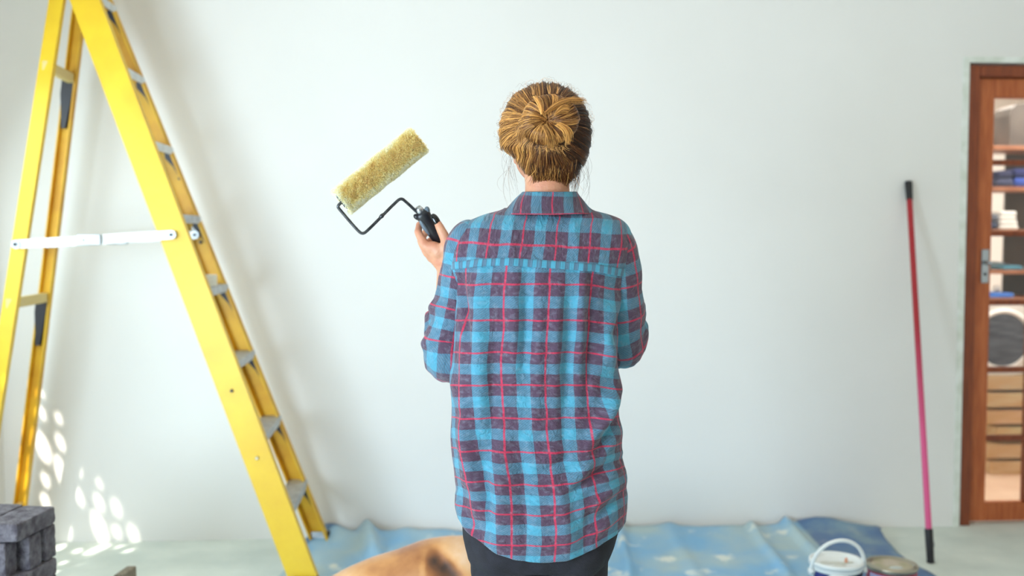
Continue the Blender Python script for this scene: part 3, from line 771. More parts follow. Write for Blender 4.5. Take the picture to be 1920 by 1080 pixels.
for l in range(NL):
    z = h2 - (l + 1)*lay_h
    nm = ('third', 'fourth', 'fifth', 'sixth', 'seventh', 'eighth', 'lowest')[l]
    if l % 2 == 0:
        for qv in range(4): brick(.098 + rnd.uniform(-.006, .006), .050 + qv*.105, z, rnd.uniform(-.02, .02), 'grey brick lying lengthwise in the %s course, %s in from the face' % (nm, ('outermost', 'second', 'third', 'innermost')[qv]))
    else:
        for qu in range(2):
            for qv in range(2): brick(.050 + qu*.104, .105 + qv*.207, z, PI/2 + rnd.uniform(-.02, .02), 'grey brick laid crosswise in the %s course, %s %s' % (nm, ('near', 'far')[qu], ('outer', 'inner')[qv]))
    # lower step of the stack on its near side
    top = l
    if l == 0:
        brick(-.060, .085, z + lay_h*.0 + .0, PI/2 - .06, 'grey brick topping the lower step, lit pale, beside the stack corner')
        brick(-.172, .120, z, PI/2 + .05, 'grey brick topping the lower step, second out from the stack corner')
        brick(-.062, .300, z, PI/2 + .02, 'grey brick topping the lower step, behind the one at the corner')
    elif l % 2:
        for qv in range(4): brick(-.108, .040 + qv*.106, z, rnd.uniform(-.02, .02), 'grey brick of the lower step, %s course, %s from the face' % (nm, ('first', 'second', 'third', 'fourth')[qv]))
    else:
        for qu in range(2):
            for qv in range(2): brick(-.056 - qu*.104, .095 + qv*.207, z, PI/2 + rnd.uniform(-.02, .02), 'grey brick of the lower step, %s course, crosswise, %s %s' % (nm, ('near', 'far')[qu], ('outer', 'inner')[qv]))

# wooden block at the bottom edge
wb = F(229, 1180); wb = P(229, 1100, 3.35); 
bm = bmesh.new()
tz = P(229, 1068, 3.35).z
sec = [(-.048, 0), (.024, 0), (.024, tz), (-.008, tz), (-.032, tz - .035)]
f1 = [bm.verts.new((x, -.05, z_)) for x, z_ in sec]; f2 = [bm.verts.new((x + .01, .05, z_ - (.004 if z_ else 0))) for x, z_ in sec]
bm.faces.new(f1); bm.faces.new(f2[::-1])
for i in range(5): j = (i+1) % 5; bm.faces.new((f1[i], f2[i], f2[j], f1[j]))
bmesh.ops.recalc_face_normals(bm, faces=bm.faces); bmesh.ops.bevel(bm, geom=bm.edges, offset=.003, segments=1, affect='EDGES')
o = obj('timber_offcut', bm, M_stone); o.location = (wb.x, wb.y, 0)
tag(o, 'short weathered timber offcut standing on the concrete between bricks and ladder', 'wood')

# ------------------------------------------------------------------ extension pole against the wall
def pole():
    foot = F(1745, 1056); top = WP(1703, 341, WALL - .012)
    top.y = WALL - .014
    t = thing('roller_pole', 'slim red and pink pole with black ends leaning on the wall', 'pole', foot)
    d = top - foot; L = d.length
    q = d.to_track_quat('Z', 'Y')
    def seg(name, a, b, r0, r1, m, n=20):
        bm = bmesh.new(); add_tube(bm, [(0, 0, a), (0, 0, (a+b)/2), (0, 0, b)], [r0, (r0+r1)/2, r1], n)
        o = obj(name, bm, m, t, True); o.rotation_mode = 'QUATERNION'; o.rotation_quaternion = q
        o.data.set_sharp_from_angle(angle=math.radians(40)); return o
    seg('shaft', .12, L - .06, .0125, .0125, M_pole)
    seg('tip_sleeve', L - .085, L, .0145, .0165, M_black)
    f = seg('foot_sleeve', 0.002, .135, .0145, .0165, M_black)
    bm = bmesh.new(); add_ell(bm, (-.014, -.006, .075), (.008, .008, .014), sub=2)
    o = obj('lock_button', bm, M_chrome, f, True)
pole()

# ------------------------------------------------------------------ paint tins
def bucket():
    c = F(1568, 1144); z = P(1568, 1052, 3.42).z
    c = P(1568, 1049, 3.42); R = .088; H = c.z
    t = thing('paint_bucket', 'white plastic paint bucket with raised white handle and navy label', 'bucket', (c.x, c.y, 0))
    bm = bmesh.new(); add_lathe(bm, [(0, 0), (R*.84, 0), (R*.86, .006), (R*.97, H - .03), (R*.99, H - .03), (R*1.0, H - .024), (R, H - .010), (R*.96, H - .010), (R*.93, H - .03), (R*.8, .01), (0, .01)], n=56)
    body = obj('tub', bm, M_white, t, True)
    bm = bmesh.new(); add_lathe(bm, [(0, H - .012), (R*.80, H - .010), (R*.86, H - .009), (R*.88, H), (R*1.02, H + .002), (R*1.05, H - .002), (R*1.05, H - .014), (R*1.02, H - .014), (R*1.01, H - .004)], n=56)
    lid = obj('lid', bm, M_white, t, True)
    bm = bmesh.new()
    for k in range(9):
        a = rnd.uniform(0, 6.28); r = rnd.uniform(0, R*.6); add_ell(bm, (r*math.cos(a), r*math.sin(a), H - .0105), (rnd.uniform(.012, .034), rnd.uniform(.008, .022), .0022), sub=2)
    obj('paint_smear', bm, M_paint, lid, True)
    bm = bmesh.new(); add_ell(bm, (.034, -.004, H - .004), (.006, .006, .012), sub=2); obj('paint_drip', bm, mat('peach_paint', (224, 160, 130), .5), lid, True)
    # label: wrapped navy band with white swoosh blocks, built as curved plates
    def plate(name, a0, a1, z0, z1, m, off, wave=0.0):
        bm = bmesh.new(); n = 24; lo_, hi_ = [], []
        for i in range(n + 1):
            a = a0 + (a1 - a0)*i/n
            zz0 = z0; zz1 = z1 + wave*math.sin(i/n*PI*2.2)
            for lst, zv in ((lo_, zz0), (hi_, zz1)):
                rr = R*(.86 + .11*(zv/(H - .03))) + off; lst.append(bm.verts.new((rr*math.cos(a), rr*math.sin(a), zv)))
        for i in range(n): bm.faces.new((lo_[i], lo_[i+1], hi_[i+1], hi_[i]))
        o = obj(name, bm, m, body, True); md = o.modifiers.new('s', 'SOLIDIFY'); md.thickness = .0006; return o
    D = math.radians
    plate('label', D(190), D(350), .03, H - .0145, M_navy, .0012)
    plate('label_blaze', D(232), D(340), .06, H - .034, M_white, .0020, .012)
    plate('label_text', D(286), D(300), .09, H - .030, M_black, .0028)
    plate('label_text', D(304), D(310), .09, H - .030, M_black, .0028); plate('label_text', D(316), D(330), .09, H - .030, M_black, .0028)
    plate('label_mark', D(276), D(284), .085, H - .036, mat('orange_mark', (214, 120, 50), .5), .0028)
    # handle: arch across, with pivots
    bm = bmesh.new(); hr = R*1.07; HH = .075; pts = []
    base = H - .035
    for i in range(33):
        a = PI*i/32; pts.append((-hr*math.cos(a), -.012 - .03*math.sin(a), base + .115*math.sin(a)**.9))
    n = 10; rings = add_tube(bm, pts, .0068, 10)
    hd = obj('handle', bm, M_white, t, True)
    for s in (-1, 1):
        bm = bmesh.new(); add_tube(bm, [(s*(R*.95), -.012, base), (s*(hr + .008), -.012, base)], [.013, .011], 16)
        obj('handle_pivot', bm, M_white, hd, True)
bucket()
def tin():
    c = P(1672, 1056, 3.50); R = .088; H = c.z
    t = thing('paint_tin', 'crimson metal paint tin with stained silver lid right of the bucket', 'paint tin', (c.x, c.y, 0))
    bm = bmesh.new(); add_lathe(bm, [(0, 0), (R*.985, 0), (R, .004), (R*.985, .008), (R*.975, .012), (R*.975, H - .016)], n=56); body = obj('can', bm, M_redlab, t, True)
    bm = bmesh.new(); add_lathe(bm, [(R*.975, H - .018), (R*1.0, H - .014), (R*1.02, H - .006), (R*1.0, H), (R*.95, H), (R*.92, H - .006), (R*.90, H - .006)], n=56); obj('rim', bm, M_tin, t, True)
    bm = bmesh.new(); add_lathe(bm, [(R*.91, H - .008), (R*.89, H + .001), (R*.85, H + .001), (R*.82, H - .007), (R*.5, H - .0085), (0, H - .009)], n=56); lid = obj('lid', bm, M_tin, t, True)
    bm = bmesh.new(); add_lathe(bm, [(R*.80, H - .0065), (R*.45, H - .0075), (0, H - .008)], n=40); obj('paint_film', bm, M_paint2, lid, True)
    bm = bmesh.new(); add_ell(bm, (.004, -.026, H - .0075), (.026, .016, .002), sub=2); obj('paint_pool', bm, mat('pale_paint_pool', (206, 212, 206), .25), lid, True)
    def plate(name, a0, a1, z0, z1, m, off):
        bm = bmesh.new(); n = 16; A, B = [], []
        for i in range(n+1):
            a = math.radians(a0 + (a1-a0)*i/n); rr = R*.975 + off; A.append(bm.verts.new((rr*math.cos(a), rr*math.sin(a), z0))); B.append(bm.verts.new((rr*math.cos(a), rr*math.sin(a), z1)))
        for i in range(n): bm.faces.new((A[i], A[i+1], B[i+1], B[i]))
        o = obj(name, bm, m, body, True); md = o.modifiers.new('s', 'SOLIDIFY'); md.thickness = .0006; return o
    plate('label', 190, 238, .02, H - .024, M_lav, .001); plate('label_border', 238, 242, .02, H - .024, M_white, .0012); plate('label_text', 200, 226, .08, H - .040, M_navy, .002)
tin()

# ------------------------------------------------------------------ dog lying behind the painter (facing right)
def dog():
    YD = 3.12
    base = F(760, 1300); base = RY @ Vector((Lp(760, 1000, YD).x, YD, 0))
    root_rot = -YAW
    def d(px, py, dy=0.0): 
        q = Lp(px, py, YD + dy); return q - Vector((Lp(760, 1000, YD).x, YD, 0))
    gz = 0.012
    bm = bmesh.new()
    # trunk: rump at the left, back rising to the withers at the right
    spine = [(630, 1128, .082), (668, 1120, .100), (715, 1108, .112), (765, 1098, .120), (812, 1084, .126), (860, 1076, .123), (905, 1076, .11)]
    ch = [(d(px, py), r) for px, py, r in spine]
    add_caps(bm, ch, 20)
    # fill downwards (belly on the ground)
    for px, py, r in spine[1:]:
        q = d(px, py); add_ell(bm, (q.x, q.y, max(r*.8, q.z - .08)), (r*.95, r*1.12, .12), sub=3)
    # haunch, nearer side, folded hind leg
    hq = d(650, 1118, -.07); add_ell(bm, (hq.x, hq.y, .125), (.105, .07, .115), Matrix.Rotation(.5, 3, 'Y'), 3)
    add_caps(bm, [(Vector((hq.x + .07, hq.y - .02, .13)), .05), (Vector((hq.x - .05, hq.y - .05, .06)), .035), (Vector((hq.x + .10, hq.y - .07, .035)), .024), (Vector((hq.x + .17, hq.y - .075, .030)), .026)], 14)
    hf = d(650, 1118, .07); add_ell(bm, (hf.x, hf.y, .12), (.10, .06, .11), None, 3)
    add_caps(bm, [(Vector((hf.x - .05, hf.y + .05, .06)), .035), (Vector((hf.x + .10, hf.y + .07, .035)), .024), (Vector((hf.x + .16, hf.y + .075, .03)), .026)], 14)
    # shoulders and front legs stretched to the right
    for s in (-1, 1):
        q = d(858, 1090, s*.075); add_ell(bm, (q.x, q.y, .20), (.065, .05, .125), Matrix.Rotation(-.35, 3, 'Y'), 3)
        add_caps(bm, [(Vector((q.x + .0, q.y, .16)), .046), (Vector((q.x - .04, q.y + s*.02, .055)), .036), (Vector((q.x + .14, q.y + s*.01, .040)), .028), (Vector((q.x + .22, q.y, .032)), .024), (Vector((q.x + .275, q.y, .030)), .030)], 14)
    # neck and head, turned away behind the legs
    n0 = d(900, 1062); n1 = d(950, 1055, .05); n2 = d(992, 1050, .08)
    add_caps(bm, [(n0, .10), (n1, .078), (n2, .070)], 18)
    add_ell(bm, n2 + Vector((.02, .01, .01)), (.078, .07, .068), None, 3)
    add_caps(bm, [(n2 + Vector((.06, .02, -.01)), .048), (n2 + Vector((.115, .035, -.025)), .040), (n2 + Vector((.135, .042, -.022)), .034)], 16)
    for s in (-1, 1): add_ell(bm, n2 + Vector((-.005, s*.080, .000)), (.034, .014, .058), Matrix.Rotation(s*.35, 3, 'X'), 2)
    # tail round the rump
    t0 = d(600, 1120)
    add_caps(bm, [(t0, .035), (Vector((t0.x - .05, t0.y - .03, .10)), .024), (Vector((t0.x - .08, t0.y - .08, .045)), .020), (Vector((t0.x - .07, t0.y - .16, .032)), .017), (Vector((t0.x + .05, t0.y - .20, .030)), .015)], 12)
    me = remeshed(bm, .009, 10)
    n = len(me.vertices); co = np.empty(n*3); me.vertices.foreach_get('co', co); co = co.reshape(-1, 3)
    co[:, 2] = np.maximum(co[:, 2], gz)
    pat = np.full(n, .47)
    def blob(px, py, dy, r, v, asp=(1, 1, 1)):
        q = d(px, py, dy); dd = ((co - np.array(q))/np.array(asp)); k = np.exp(-(np.sum(dd*dd, 1))/(r*r)); pat[:] = pat*(1-k) + v*k
    blob(650, 1078, -.10, .055, .92, (1.2, 2, .8)); blob(622, 1085, -.10, .05, .80, (1, 2, 1))
    blob(730, 1050, -.05, .10, .34, (1.6, 2, .7)); blob(775, 1038, -.08, .07, .27, (1.2, 2, .8)); blob(700, 1042, 0, .06, .52, (1.5, 2, .3))
    blob(845, 1030, -.12, .10, .62, (.8, 2, 1.2)); blob(862, 1060, -.14, .08, .80, (.6, 2, 1.2))
    blob(796, 1034, -.13, .016, .85, (.5, 3, 1.6)); blob(791, 1062, -.14, .018, .85, (.5, 3, 2.6)); blob(808, 1018, -.1, .02, .75, (1.4, 3, .5))
    blob(812, 1058, -.12, .028, .0, (1.0, 3, .9)); blob(830, 1072, -.12, .034, .0, (1.1, 3, .8)); blob(848, 1086, -.12, .034, .0, (1.1, 3, .8)); blob(795, 1040, -.14, .011, .1, (2, 3, .8))  # dark blobs paint the shade in the crease between rib and foreleg
    # fold of skin behind the elbow: a real hollow along the dark line
    for px, py, r, dep in ((812, 1050, .028, .020), (828, 1066, .03, .026), (845, 1082, .03, .02)):
        q = np.array(d(px, py, -.13)); dd = co - q; k = np.exp(-(dd[:, 0]**2 + dd[:, 2]**2)/(r*r))*(co[:, 1] < 0.0); co[:, 1] += k*dep
    me.vertices.foreach_set('co', co.reshape(-1))
    at = me.attributes.new('fur_and_shade', 'FLOAT', 'POINT'); at.data.foreach_set('value', np.clip(pat, 0, 1))
    o = mesh_obj('dog', me, M_dog); o.location = base; o.rotation_euler = (0, 0, root_rot)
    tag(o, 'short-haired tan dog lying on the tarpaulin beyond the painter', 'dog')
    nz = n2 + Vector((.168, .052, -.012)); bm = bmesh.new(); add_ell(bm, nz, (.014, .018, .013), sub=2); obj('nose', bm, M_black, o, True)
    for s in (-1, 1): 
        bm = bmesh.new(); add_ell(bm, n2 + Vector((.075, s*.034 + .02, .032)), (.010, .010, .010), sub=2); obj('eye', bm, M_black, o, True)
dog()

# ------------------------------------------------------------------ the painter
YB = 2.20                                   # plane of the body outline
pc = Lp(1012, 1000, YB); ORG = Vector((pc.x, YB, 0))
PR = thing('person', 'person in blue and purple plaid shirt, hair in a bun, raising a paint roller', 'person', RY @ ORG, -YAW)
def q(px, py, yd=YB): return Lp(px, py, yd) - ORG
PXM = FPX/YB
def zc(py, y): return Lp(960, py, y + YB).z       # height of pixel row at local depth y
def xloc(px): return Lp(px, 540, YB).x - ORG.x
# forearm / hand targets (left arm)
SHL, ELL, WRL = q(886, 480), q(842, 662, 2.235), q(838, 500, 2.40)
SHR, ELR, WRR = q(1138, 480), q(1166, 640, 2.25), q(1080, 585, 2.46)
def hand_left(bm):
    w = q(838, 502, 2.405)
    add_caps(bm, [(w, .0235), (q(826, 484, 2.392), .0255)], 14)
    kn = [q(798, 462, 2.375), q(802, 474, 2.395), q(809, 484, 2.41), q(817, 492, 2.42)]
    for k, r in zip(kn, (.0125, .0125, .012, .011)): add_caps(bm, [(q(830, 488, 2.395), .020), (k, r)], 12)
    add_caps(bm, [(q(836, 470, 2.372), .017), (kn[0], .013)], 12)      # web between thumb and index
    add_caps(bm, [(q(822, 472, 2.375), .019), (q(812, 462, 2.374), .014)], 12)
    F1 = [(kn[0], .0125), (q(784, 436, 2.385), .0098), (q(786, 421, 2.408), .0088), (q(798, 417, 2.428), .0075)]
    F2 = [(kn[1], .0125), (q(789, 452, 2.420), .0098), (q(797, 436, 2.450), .009), (q(811, 434, 2.452), .0078)]
    F3 = [(kn[2], .012), (q(798, 466, 2.440), .0095), (q(806, 451, 2.465), .0088), (q(820, 449, 2.462), .0075)]
    F4 = [(kn[3], .011), (q(808, 480, 2.448), .0085), (q(814, 466, 2.470), .0078), (q(828, 465, 2.462), .0068)]
    for f in (F1, F2, F3, F4): add_caps(bm, f, 12)
    add_caps(bm, [(q(835, 488, 2.382), .019), (q(842, 468, 2.368), .0155), (q(834, 445, 2.356), .0128), (q(825, 427, 2.355), .0110), (q(820, 417, 2.358), .0092)], 14)
def hand_right(bm):
    w = WRR; add_caps(bm, [(w, .0235), (w + Vector((-.035, .03, .012)), .027)], 14)
    c = w + Vector((-.035, .03, .012))
    for i in range(4):
        k = c + Vector((-.045, .012, .026 - .019*i)); add_caps(bm, [(c, .02), (k, .0115)], 12)
        L = (.04, .045, .042, .033)[i]
        add_caps(bm, [(k, .0105), (k + Vector((-L*.9, .0 - .004*i, -.006)), .0088), (k + Vector((-L*1.25, -.018, -.012)), .0078), (k + Vector((-L*1.15, -.036, -.016)), .007)], 12)
    add_caps(bm, [(c + Vector((.005, -.012, .02)), .018), (c + Vector((-.03, -.022, .045)), .0115), (c + Vector((-.058, -.026, .05)), .0095)], 12)
HC_ = q(1022, 246, 2.215)                    # head centre
def body():
    bm = bmesh.new()
    # trunk inside the shirt
    t = [(0, .085, .98, .13, .09), (0, 0, 1.10, .125, .085), (0, 0, 1.22, .13, .09), (0, 0, 1.32, .13, .085)]
    hip = q(1012, 990).z
    for x, y, z, a, b in ((0, .01, .80, .150, .095), (0, .01, .92, .140, .085), (0, .01, 1.04, .125, .08), (0, 0, 1.15, .135, .085), (0, 0, 1.26, .140, .08)):
        add_ell(bm, (x, y, z), (a, b, .12), None, 3)
    add_caps(bm, [(Vector((-.135, 0, 1.290)), .036), (Vector((.135, 0, 1.290)), .036)], 16)
    nk0 = q(1026, 420, 2.20); nk1 = q(1026, 300, 2.215)
    add_caps(bm, [(nk0, .062), (q(1026, 375, 2.20), .050), (q(1026, 345, 2.205), .049), (nk1, .055)], 20)
    # arms
    add_caps(bm, [(SHL, .042), ((SHL + ELL)/2, .037), (ELL, .031)], 16); add_caps(bm, [(ELL, .033), (ELL + (WRL - ELL)*.3, .034), (WRL, .0235)], 16)
    add_caps(bm, [(SHR, .042), ((SHR + ELR)/2, .037), (ELR, .031)], 16); add_caps(bm, [(ELR, .033), (ELR + (WRR - ELR)*.3, .034), (WRR, .0235)], 16)
    hand_left(bm); hand_right(bm)
    # legs inside the trousers
    for s in (-1, 1):
        add_caps(bm, [(Vector((s*.080, .01, .80)), .075), (Vector((s*.078, .015, .44)), .046), (Vector((s*.080, 0.03, .33)), .046), (Vector((s*.082, .02, .10)), .030), (Vector((s*.085, -.0, .06)), .034), (Vector((s*.09, .12, .045)), .032)], 16)
    # head: skull, jaw, nose, brow, lips, chin, ears
    h = HC_; RZ = Matrix.Rotation(.18, 3, 'Z')
    def hp(v): return h + RZ @ Vector(v)
    add_ell(bm, hp((0, .005, .015)), (.074, .092, .090), RZ, 4)
    add_ell(bm, hp((0, .040, -.045)), (.062, .060, .072), RZ, 3)
    add_ell(bm, hp((0, .070, -.092)), (.030, .026, .020), RZ, 3)       # chin
    add_caps(bm, [(hp((-.050, .005, -.055)), .020), (hp((0, .072, -.09)), .018), (hp((.050, .005, -.055)), .020)], 12)   # jaw line
    add_caps(bm, [(hp((0, .094, .008)), .008), (hp((0, .112, -.024)), .010)], 10); add_ell(bm, hp((0, .106, -.028)), (.015, .012, .009), RZ, 2)
    add_caps(bm, [(hp((-.035, .086, .022)), .009), (hp((0, .096, .020)), .008), (hp((.035, .086, .022)), .009)], 10)
    add_ell(bm, hp((0, .094, -.052)), (.021, .009, .0050), RZ, 2); add_ell(bm, hp((0, .093, -.061)), (.018, .010, .0060), RZ, 2)
    for s in (-1, 1):
        add_ell(bm, hp((s*.030, .082, .002)), (.016, .012, .010), RZ, 2)
        if s < 0: add_ell(bm, q(965, 281, 2.225), (.006, .014, .026), Matrix.Rotation(-.15, 3, 'Y'), 3)
        else: add_ell(bm, hp((.078, .0, -.012)), (.007, .016, .030), RZ, 3)
    add_ell(bm, q(967, 300, 2.222), (.0065, .008, .011), None, 2)     # left ear lobe
    me = remeshed(bm, .0034, 8, .5)
    o = mesh_obj('body', me, M_skin, PR)
    for s in (-1, 1):
        bm = bmesh.new(); add_ell(bm, hp((s*.030, .0905, .004)), (.009, .006, .0065), RZ, 2); obj('eye', bm, M_white, o, True)
        bm = bmesh.new(); add_ell(bm, hp((s*.0305, .0955, .004)), (.004, .0025, .004), RZ, 2); obj('iris', bm, M_hairbase, o, True)
    # black nails
    def nail(p, ax, out, r=.0075, l=.012):
        ax = Vector(ax).normalized(); out = Vector(out).normalized(); s = ax.cross(out).normalized(); out = s.cross(ax)
        bm = bmesh.new(); bmesh.ops.create_icosphere(bm, subdivisions=3, radius=1)
        for v in bm.verts:
            c = v.co; v.co = Vector(p) + ax*(c.x*l) + s*(c.y*r) + out*(c.z*r*.55 - .25*r*c.y*c.y)
        n = obj('fingernail', bm, M_nail, o, True); n['label'] = 'black painted nail'; return n
    a, b = q(819, 416, 2.358), q(826, 428, 2.355)
    nail(a + (a - b).normalized()*.006 + Vector((.001, -.005, 0)), (a - b) + Vector((-.003, 0, .004)), (.35, -1, .1), .0092, .0165)
    for k_, (a, b) in enumerate(((q(798, 417, 2.428), q(786, 421, 2.408)), (q(811, 434, 2.452), q(797, 436, 2.45)), (q(820, 449, 2.462), q(806, 451, 2.465)))):
        nail(a + (a - b).normalized()*.004 + Vector((0, .004, 0)), a - b, (0, 1, 0), .0055, .009)
    return o
BODY = body()

# ---------------------------------- shirt
PU, PV = 82.0/ (FPX/2.09), 63.0/(FPX/2.09)
SIL = [(391, 948, 1104), (396, 938, 1112), (402, 915, 1134), (410, 893, 1156), (420, 872, 1170), (434, 860, 1178), (455, 852, 1182), (485, 848, 1178), (520, 848, 1172), (560, 849, 1166), (600, 850, 1163), (650, 849, 1158), (700, 848, 1155),
       (760, 848, 1160), (800, 848, 1163), (830, 849, 1165), (870, 852, 1170), (900, 856, 1175), (930, 859, 1177), (960, 863, 1176), (1000, 868, 1172), (1060, 876, 1163)]
SL = [(a, b) for a, b, c in SIL]; SR_ = [(a, c) for a, b, c in SIL]
BACK = [(391, .055), (402, .068), (420, .088), (455, .112), (500, .130), (560, .132), (620, .124), (700, .112), (780, .108), (860, .118), (930, .135), (1000, .145), (1060, .142)]
FRONT = [(391, .045), (402, .055), (420, .07), (455, .09), (520, .115), (640, .12), (760, .115), (900, .12), (1060, .125)]
# folds in picture rows/columns: (x0,y0,x1,y1,width,height mm)
FOLDS = [(1163,700,1120,790,14,11),(1150,735,1085,850,11,8),(1158,770,1100,880,10,-7),(1168,800,1065,905,12,8),(1172,850,1060,925,10,-6),(1176,890,1085,960,10,7),(1174,915,1110,975,8,-5),
         (1130,640,1145,720,12,8),(1150,560,1120,690,14,9),(1163,580,1135,640,9,-8),(1085,500,1078,700,9,5),(1100,520,1094,760,7,-4),(1010,505,1003,800,12,5),(965,505,962,720,12,5),(985,510,980,690,9,-4),
         (900,510,905,800,16,8),(875,600,880,900,12,7),(925,620,920,860,12,-5),(1040,510,1036,760,12,5),(1060,560,1052,900,12,-5),(868,520,885,640,8,-6),(880,800,900,960,14,8),(905,860,925,990,12,-6),
         (860,930,890,1010,10,6),(1010,860,1075,835,8,4),(1000,890,1060,860,7,-3),(940,830,935,1030,16,5),(1045,900,1060,1040,14,5),(975,820,985,1040,14,-5),(1100,930,1090,1030,12,-4),
         (852,700,866,760,9,5),(1140,860,1176,845,6,4),(1120,905,1172,880,6,4),(1110,1000,1160,960,8,4),
         (870,440,858,520,9,4),(1150,430,1165,520,9,4),(960,410,958,490,9,3),(1070,412,1075,492,9,2.5)]
def fold_d(px, py):
    s = 0.0
    for x0, y0, x1, y1, w, h in FOLDS:
        ax, ay = x1-x0, y1-y0; L2 = ax*ax + ay*ay; t = ((px-x0)*ax + (py-y0)*ay)/L2
        tc = min(1, max(0, t)); dx, dy = px - x0 - ax*tc, py - y0 - ay*tc; r2 = dx*dx + dy*dy
        if r2 < 9*w*w: s += h*.0021*math.exp(-r2/(w*w))*(math.sin(PI*min(1, max(0, .15 + .7*tc))))
    return s*(1 - .6*sstep(1120, 1160, px))
HEM = [(848, 968), (860, 985), (872, 1002), (890, 1020), (915, 1037), (945, 1049), (975, 1054), (1010, 1055), (1045, 1051), (1080, 1040), (1110, 1024), (1140, 1003), (1160, 982), (1172, 962), (1180, 945)]
YOKE = [(840, 509), (860, 505), (900, 499), (950, 497), (1030, 503), (1100, 509), (1160, 520), (1200, 530)]
def ring_pt(row, th):
    """point of the torso surface: row = picture row, th: 0 right side, pi/2 centre front(away), -pi/2 centre back"""
    l, r = sinterp(row, SL), sinterp(row, SR_)
    a = (xloc(r) - xloc(l))/2; xc = (xloc(r) + xloc(l))/2
    c, s = math.cos(th), math.sin(th); e = 2/2.35
    x = xc + a*math.copysign(abs(c)**e, c)
    y = (sinterp(row, FRONT) if s > 0 else sinterp(row, BACK))*math.copysign(abs(s)**e, s)
    return x, y
def torso_mesh(name, row0f, row1f, nrow, off, uvf, parent, n=260, disp=1.0, close_top=False):
    vs, uvs = [], []
    for j in range(nrow + 1):
        t = j/nrow; prev = None; ring = []
        for i in range(n + 1):
            th = PI/2 + 2*PI*i/n
            xg, _ = ring_pt(600, th); pxg = xg*PXM + 1012
            r0, r1 = row0f(pxg, th), row1f(pxg, th)
            row = r0 + (r1 - r0)*t
            x, y = ring_pt(row, th)
            ring.append((x, y, row))
        # arc length measured from the centre back
        arc = [0.0]*(n+1)
        for i in range(1, n+1): arc[i] = arc[i-1] + math.hypot(ring[i][0]-ring[i-1][0], ring[i][1]-ring[i-1][1])
        tot = arc[-1]
        for i in range(n+1):
            x, y, row = ring[i]
            x0, y0 = ring[max(i-1, 0)][:2]; x1, y1 = ring[min(i+1, n)][:2]
            if i in (0, n): x0, y0 = ring[n-1][:2]; x1, y1 = ring[1][:2]
            nx_, ny_ = (y1 - y0), -(x1 - x0); L = math.hypot(nx_, ny_) or 1
            nx_, ny_ = nx_/L, ny_/L
            yv = min(y, 0.02)
            z = zc(row, yv)
            px = x*PXM + 1012
            d = off
            if disp:
                d += (fold_d(px, row) if y < .03 else 0)*disp
                nv = Vector((x*6, y*6, z*3.0)); d += .0045*noise.noise(nv)*disp*sstep(400, 470, row) + .0016*noise.noise(Vector((x*22, y*22, z*16)))*disp
                d += .0022*noise.noise(Vector((x*40 + z*18, y*30, z*22)))*disp*sstep(600, 900, row)
            x += nx_*d; y += ny_*d
            vs.append((x, y, z))
            s = arc[i] - arc[n//2]
            uvs.append(uvf(s, z, px, row, i > n/2))
    fs = []
    w = n + 1
    for j in range(nrow):
        for i in range(n):
            fs.append((j*w + i, j*w + i + 1, (j+1)*w + i + 1, (j+1)*w + i))
    me = bpy.data.meshes.new(name); me.from_pydata(vs, [], fs)
    uvl = me.uv_layers.new(name='UVMap')
    li = np.empty(len(me.loops), int); me.loops.foreach_get('vertex_index', li)
    uva = np.array(uvs)[li]
    # the seam column of the sleeve of quads at the front: keep continuous
    uvl.data.foreach_set('uv', uva.reshape(-1).astype(np.float32))
    o = mesh_obj(name, me, M_plaid, parent)
    md = o.modifiers.new('s', 'SOLIDIFY'); md.thickness = .0016; md.offset = -1
    return o
def zred(rows): return rows
VROW = [(533, 0), (600, 1), (661, 2), (722, 3), (785, 4), (849, 5), (911, 6), (967, 7), (1024, 8), (1080, 9)]
def vfrow(row):
    if row < 533: return (row - 533)/66.0
    return interp(row, VROW)
UX0 = 1031.0   # a red line crosses here
def uv_body(s, z, px, row, neg):
    # lower back droops: lines climb towards the sides
    w = sstep(740, 980, row)
    dl = px - 1005
    up = w*(26*min(1.3, (dl/150)**2) if dl < 0 else 62*min(1.2, (dl/165)**2))
    up += 10*sstep(1080, 1165, px)*(1 - sstep(700, 800, row))*-1
    cx = 1012/1.0
    u = s/PU + (1013 - UX0)/82.0
    return (u, vfrow(row + up))
YV = 82.0
def uv_yoke(s, z, px, row, neg):
    return (s/(63.8/(FPX/2.08)) + (1013 - 1036)/63.8, (row - 461 + 6*((px-1000)/150)*-1)/82.0)
SHIRT = torso_mesh('shirt', lambda px, th: interp(px, YOKE) - 3, lambda px, th: interp(px, HEM) if math.sin(th) < .1 else interp(px, HEM) - 25*math.sin(th), 210, 0.0, uv_body, PR)
SHIRT['label'] = 'oversized blue and purple plaid flannel shirt with red lines'
YK = torso_mesh('yoke', lambda px, th: 391, lambda px, th: interp(px, YOKE) + .5, 46, .0020, uv_yoke, SHIRT, disp=.8)
# stitched ridge along the yoke edge
def strip(name, roff0, roff1, off, parent, m=M_plaid):
    return torso_mesh(name, lambda px, th: interp(px, YOKE) + roff0, lambda px, th: interp(px, YOKE) + roff1, 4, off, lambda s, z, px, row, ng: (.335 + .10*math.sin(s*330), .5), parent, disp=.8)
strip('yoke_hem', -13.5, 0.8, .0036, YK)

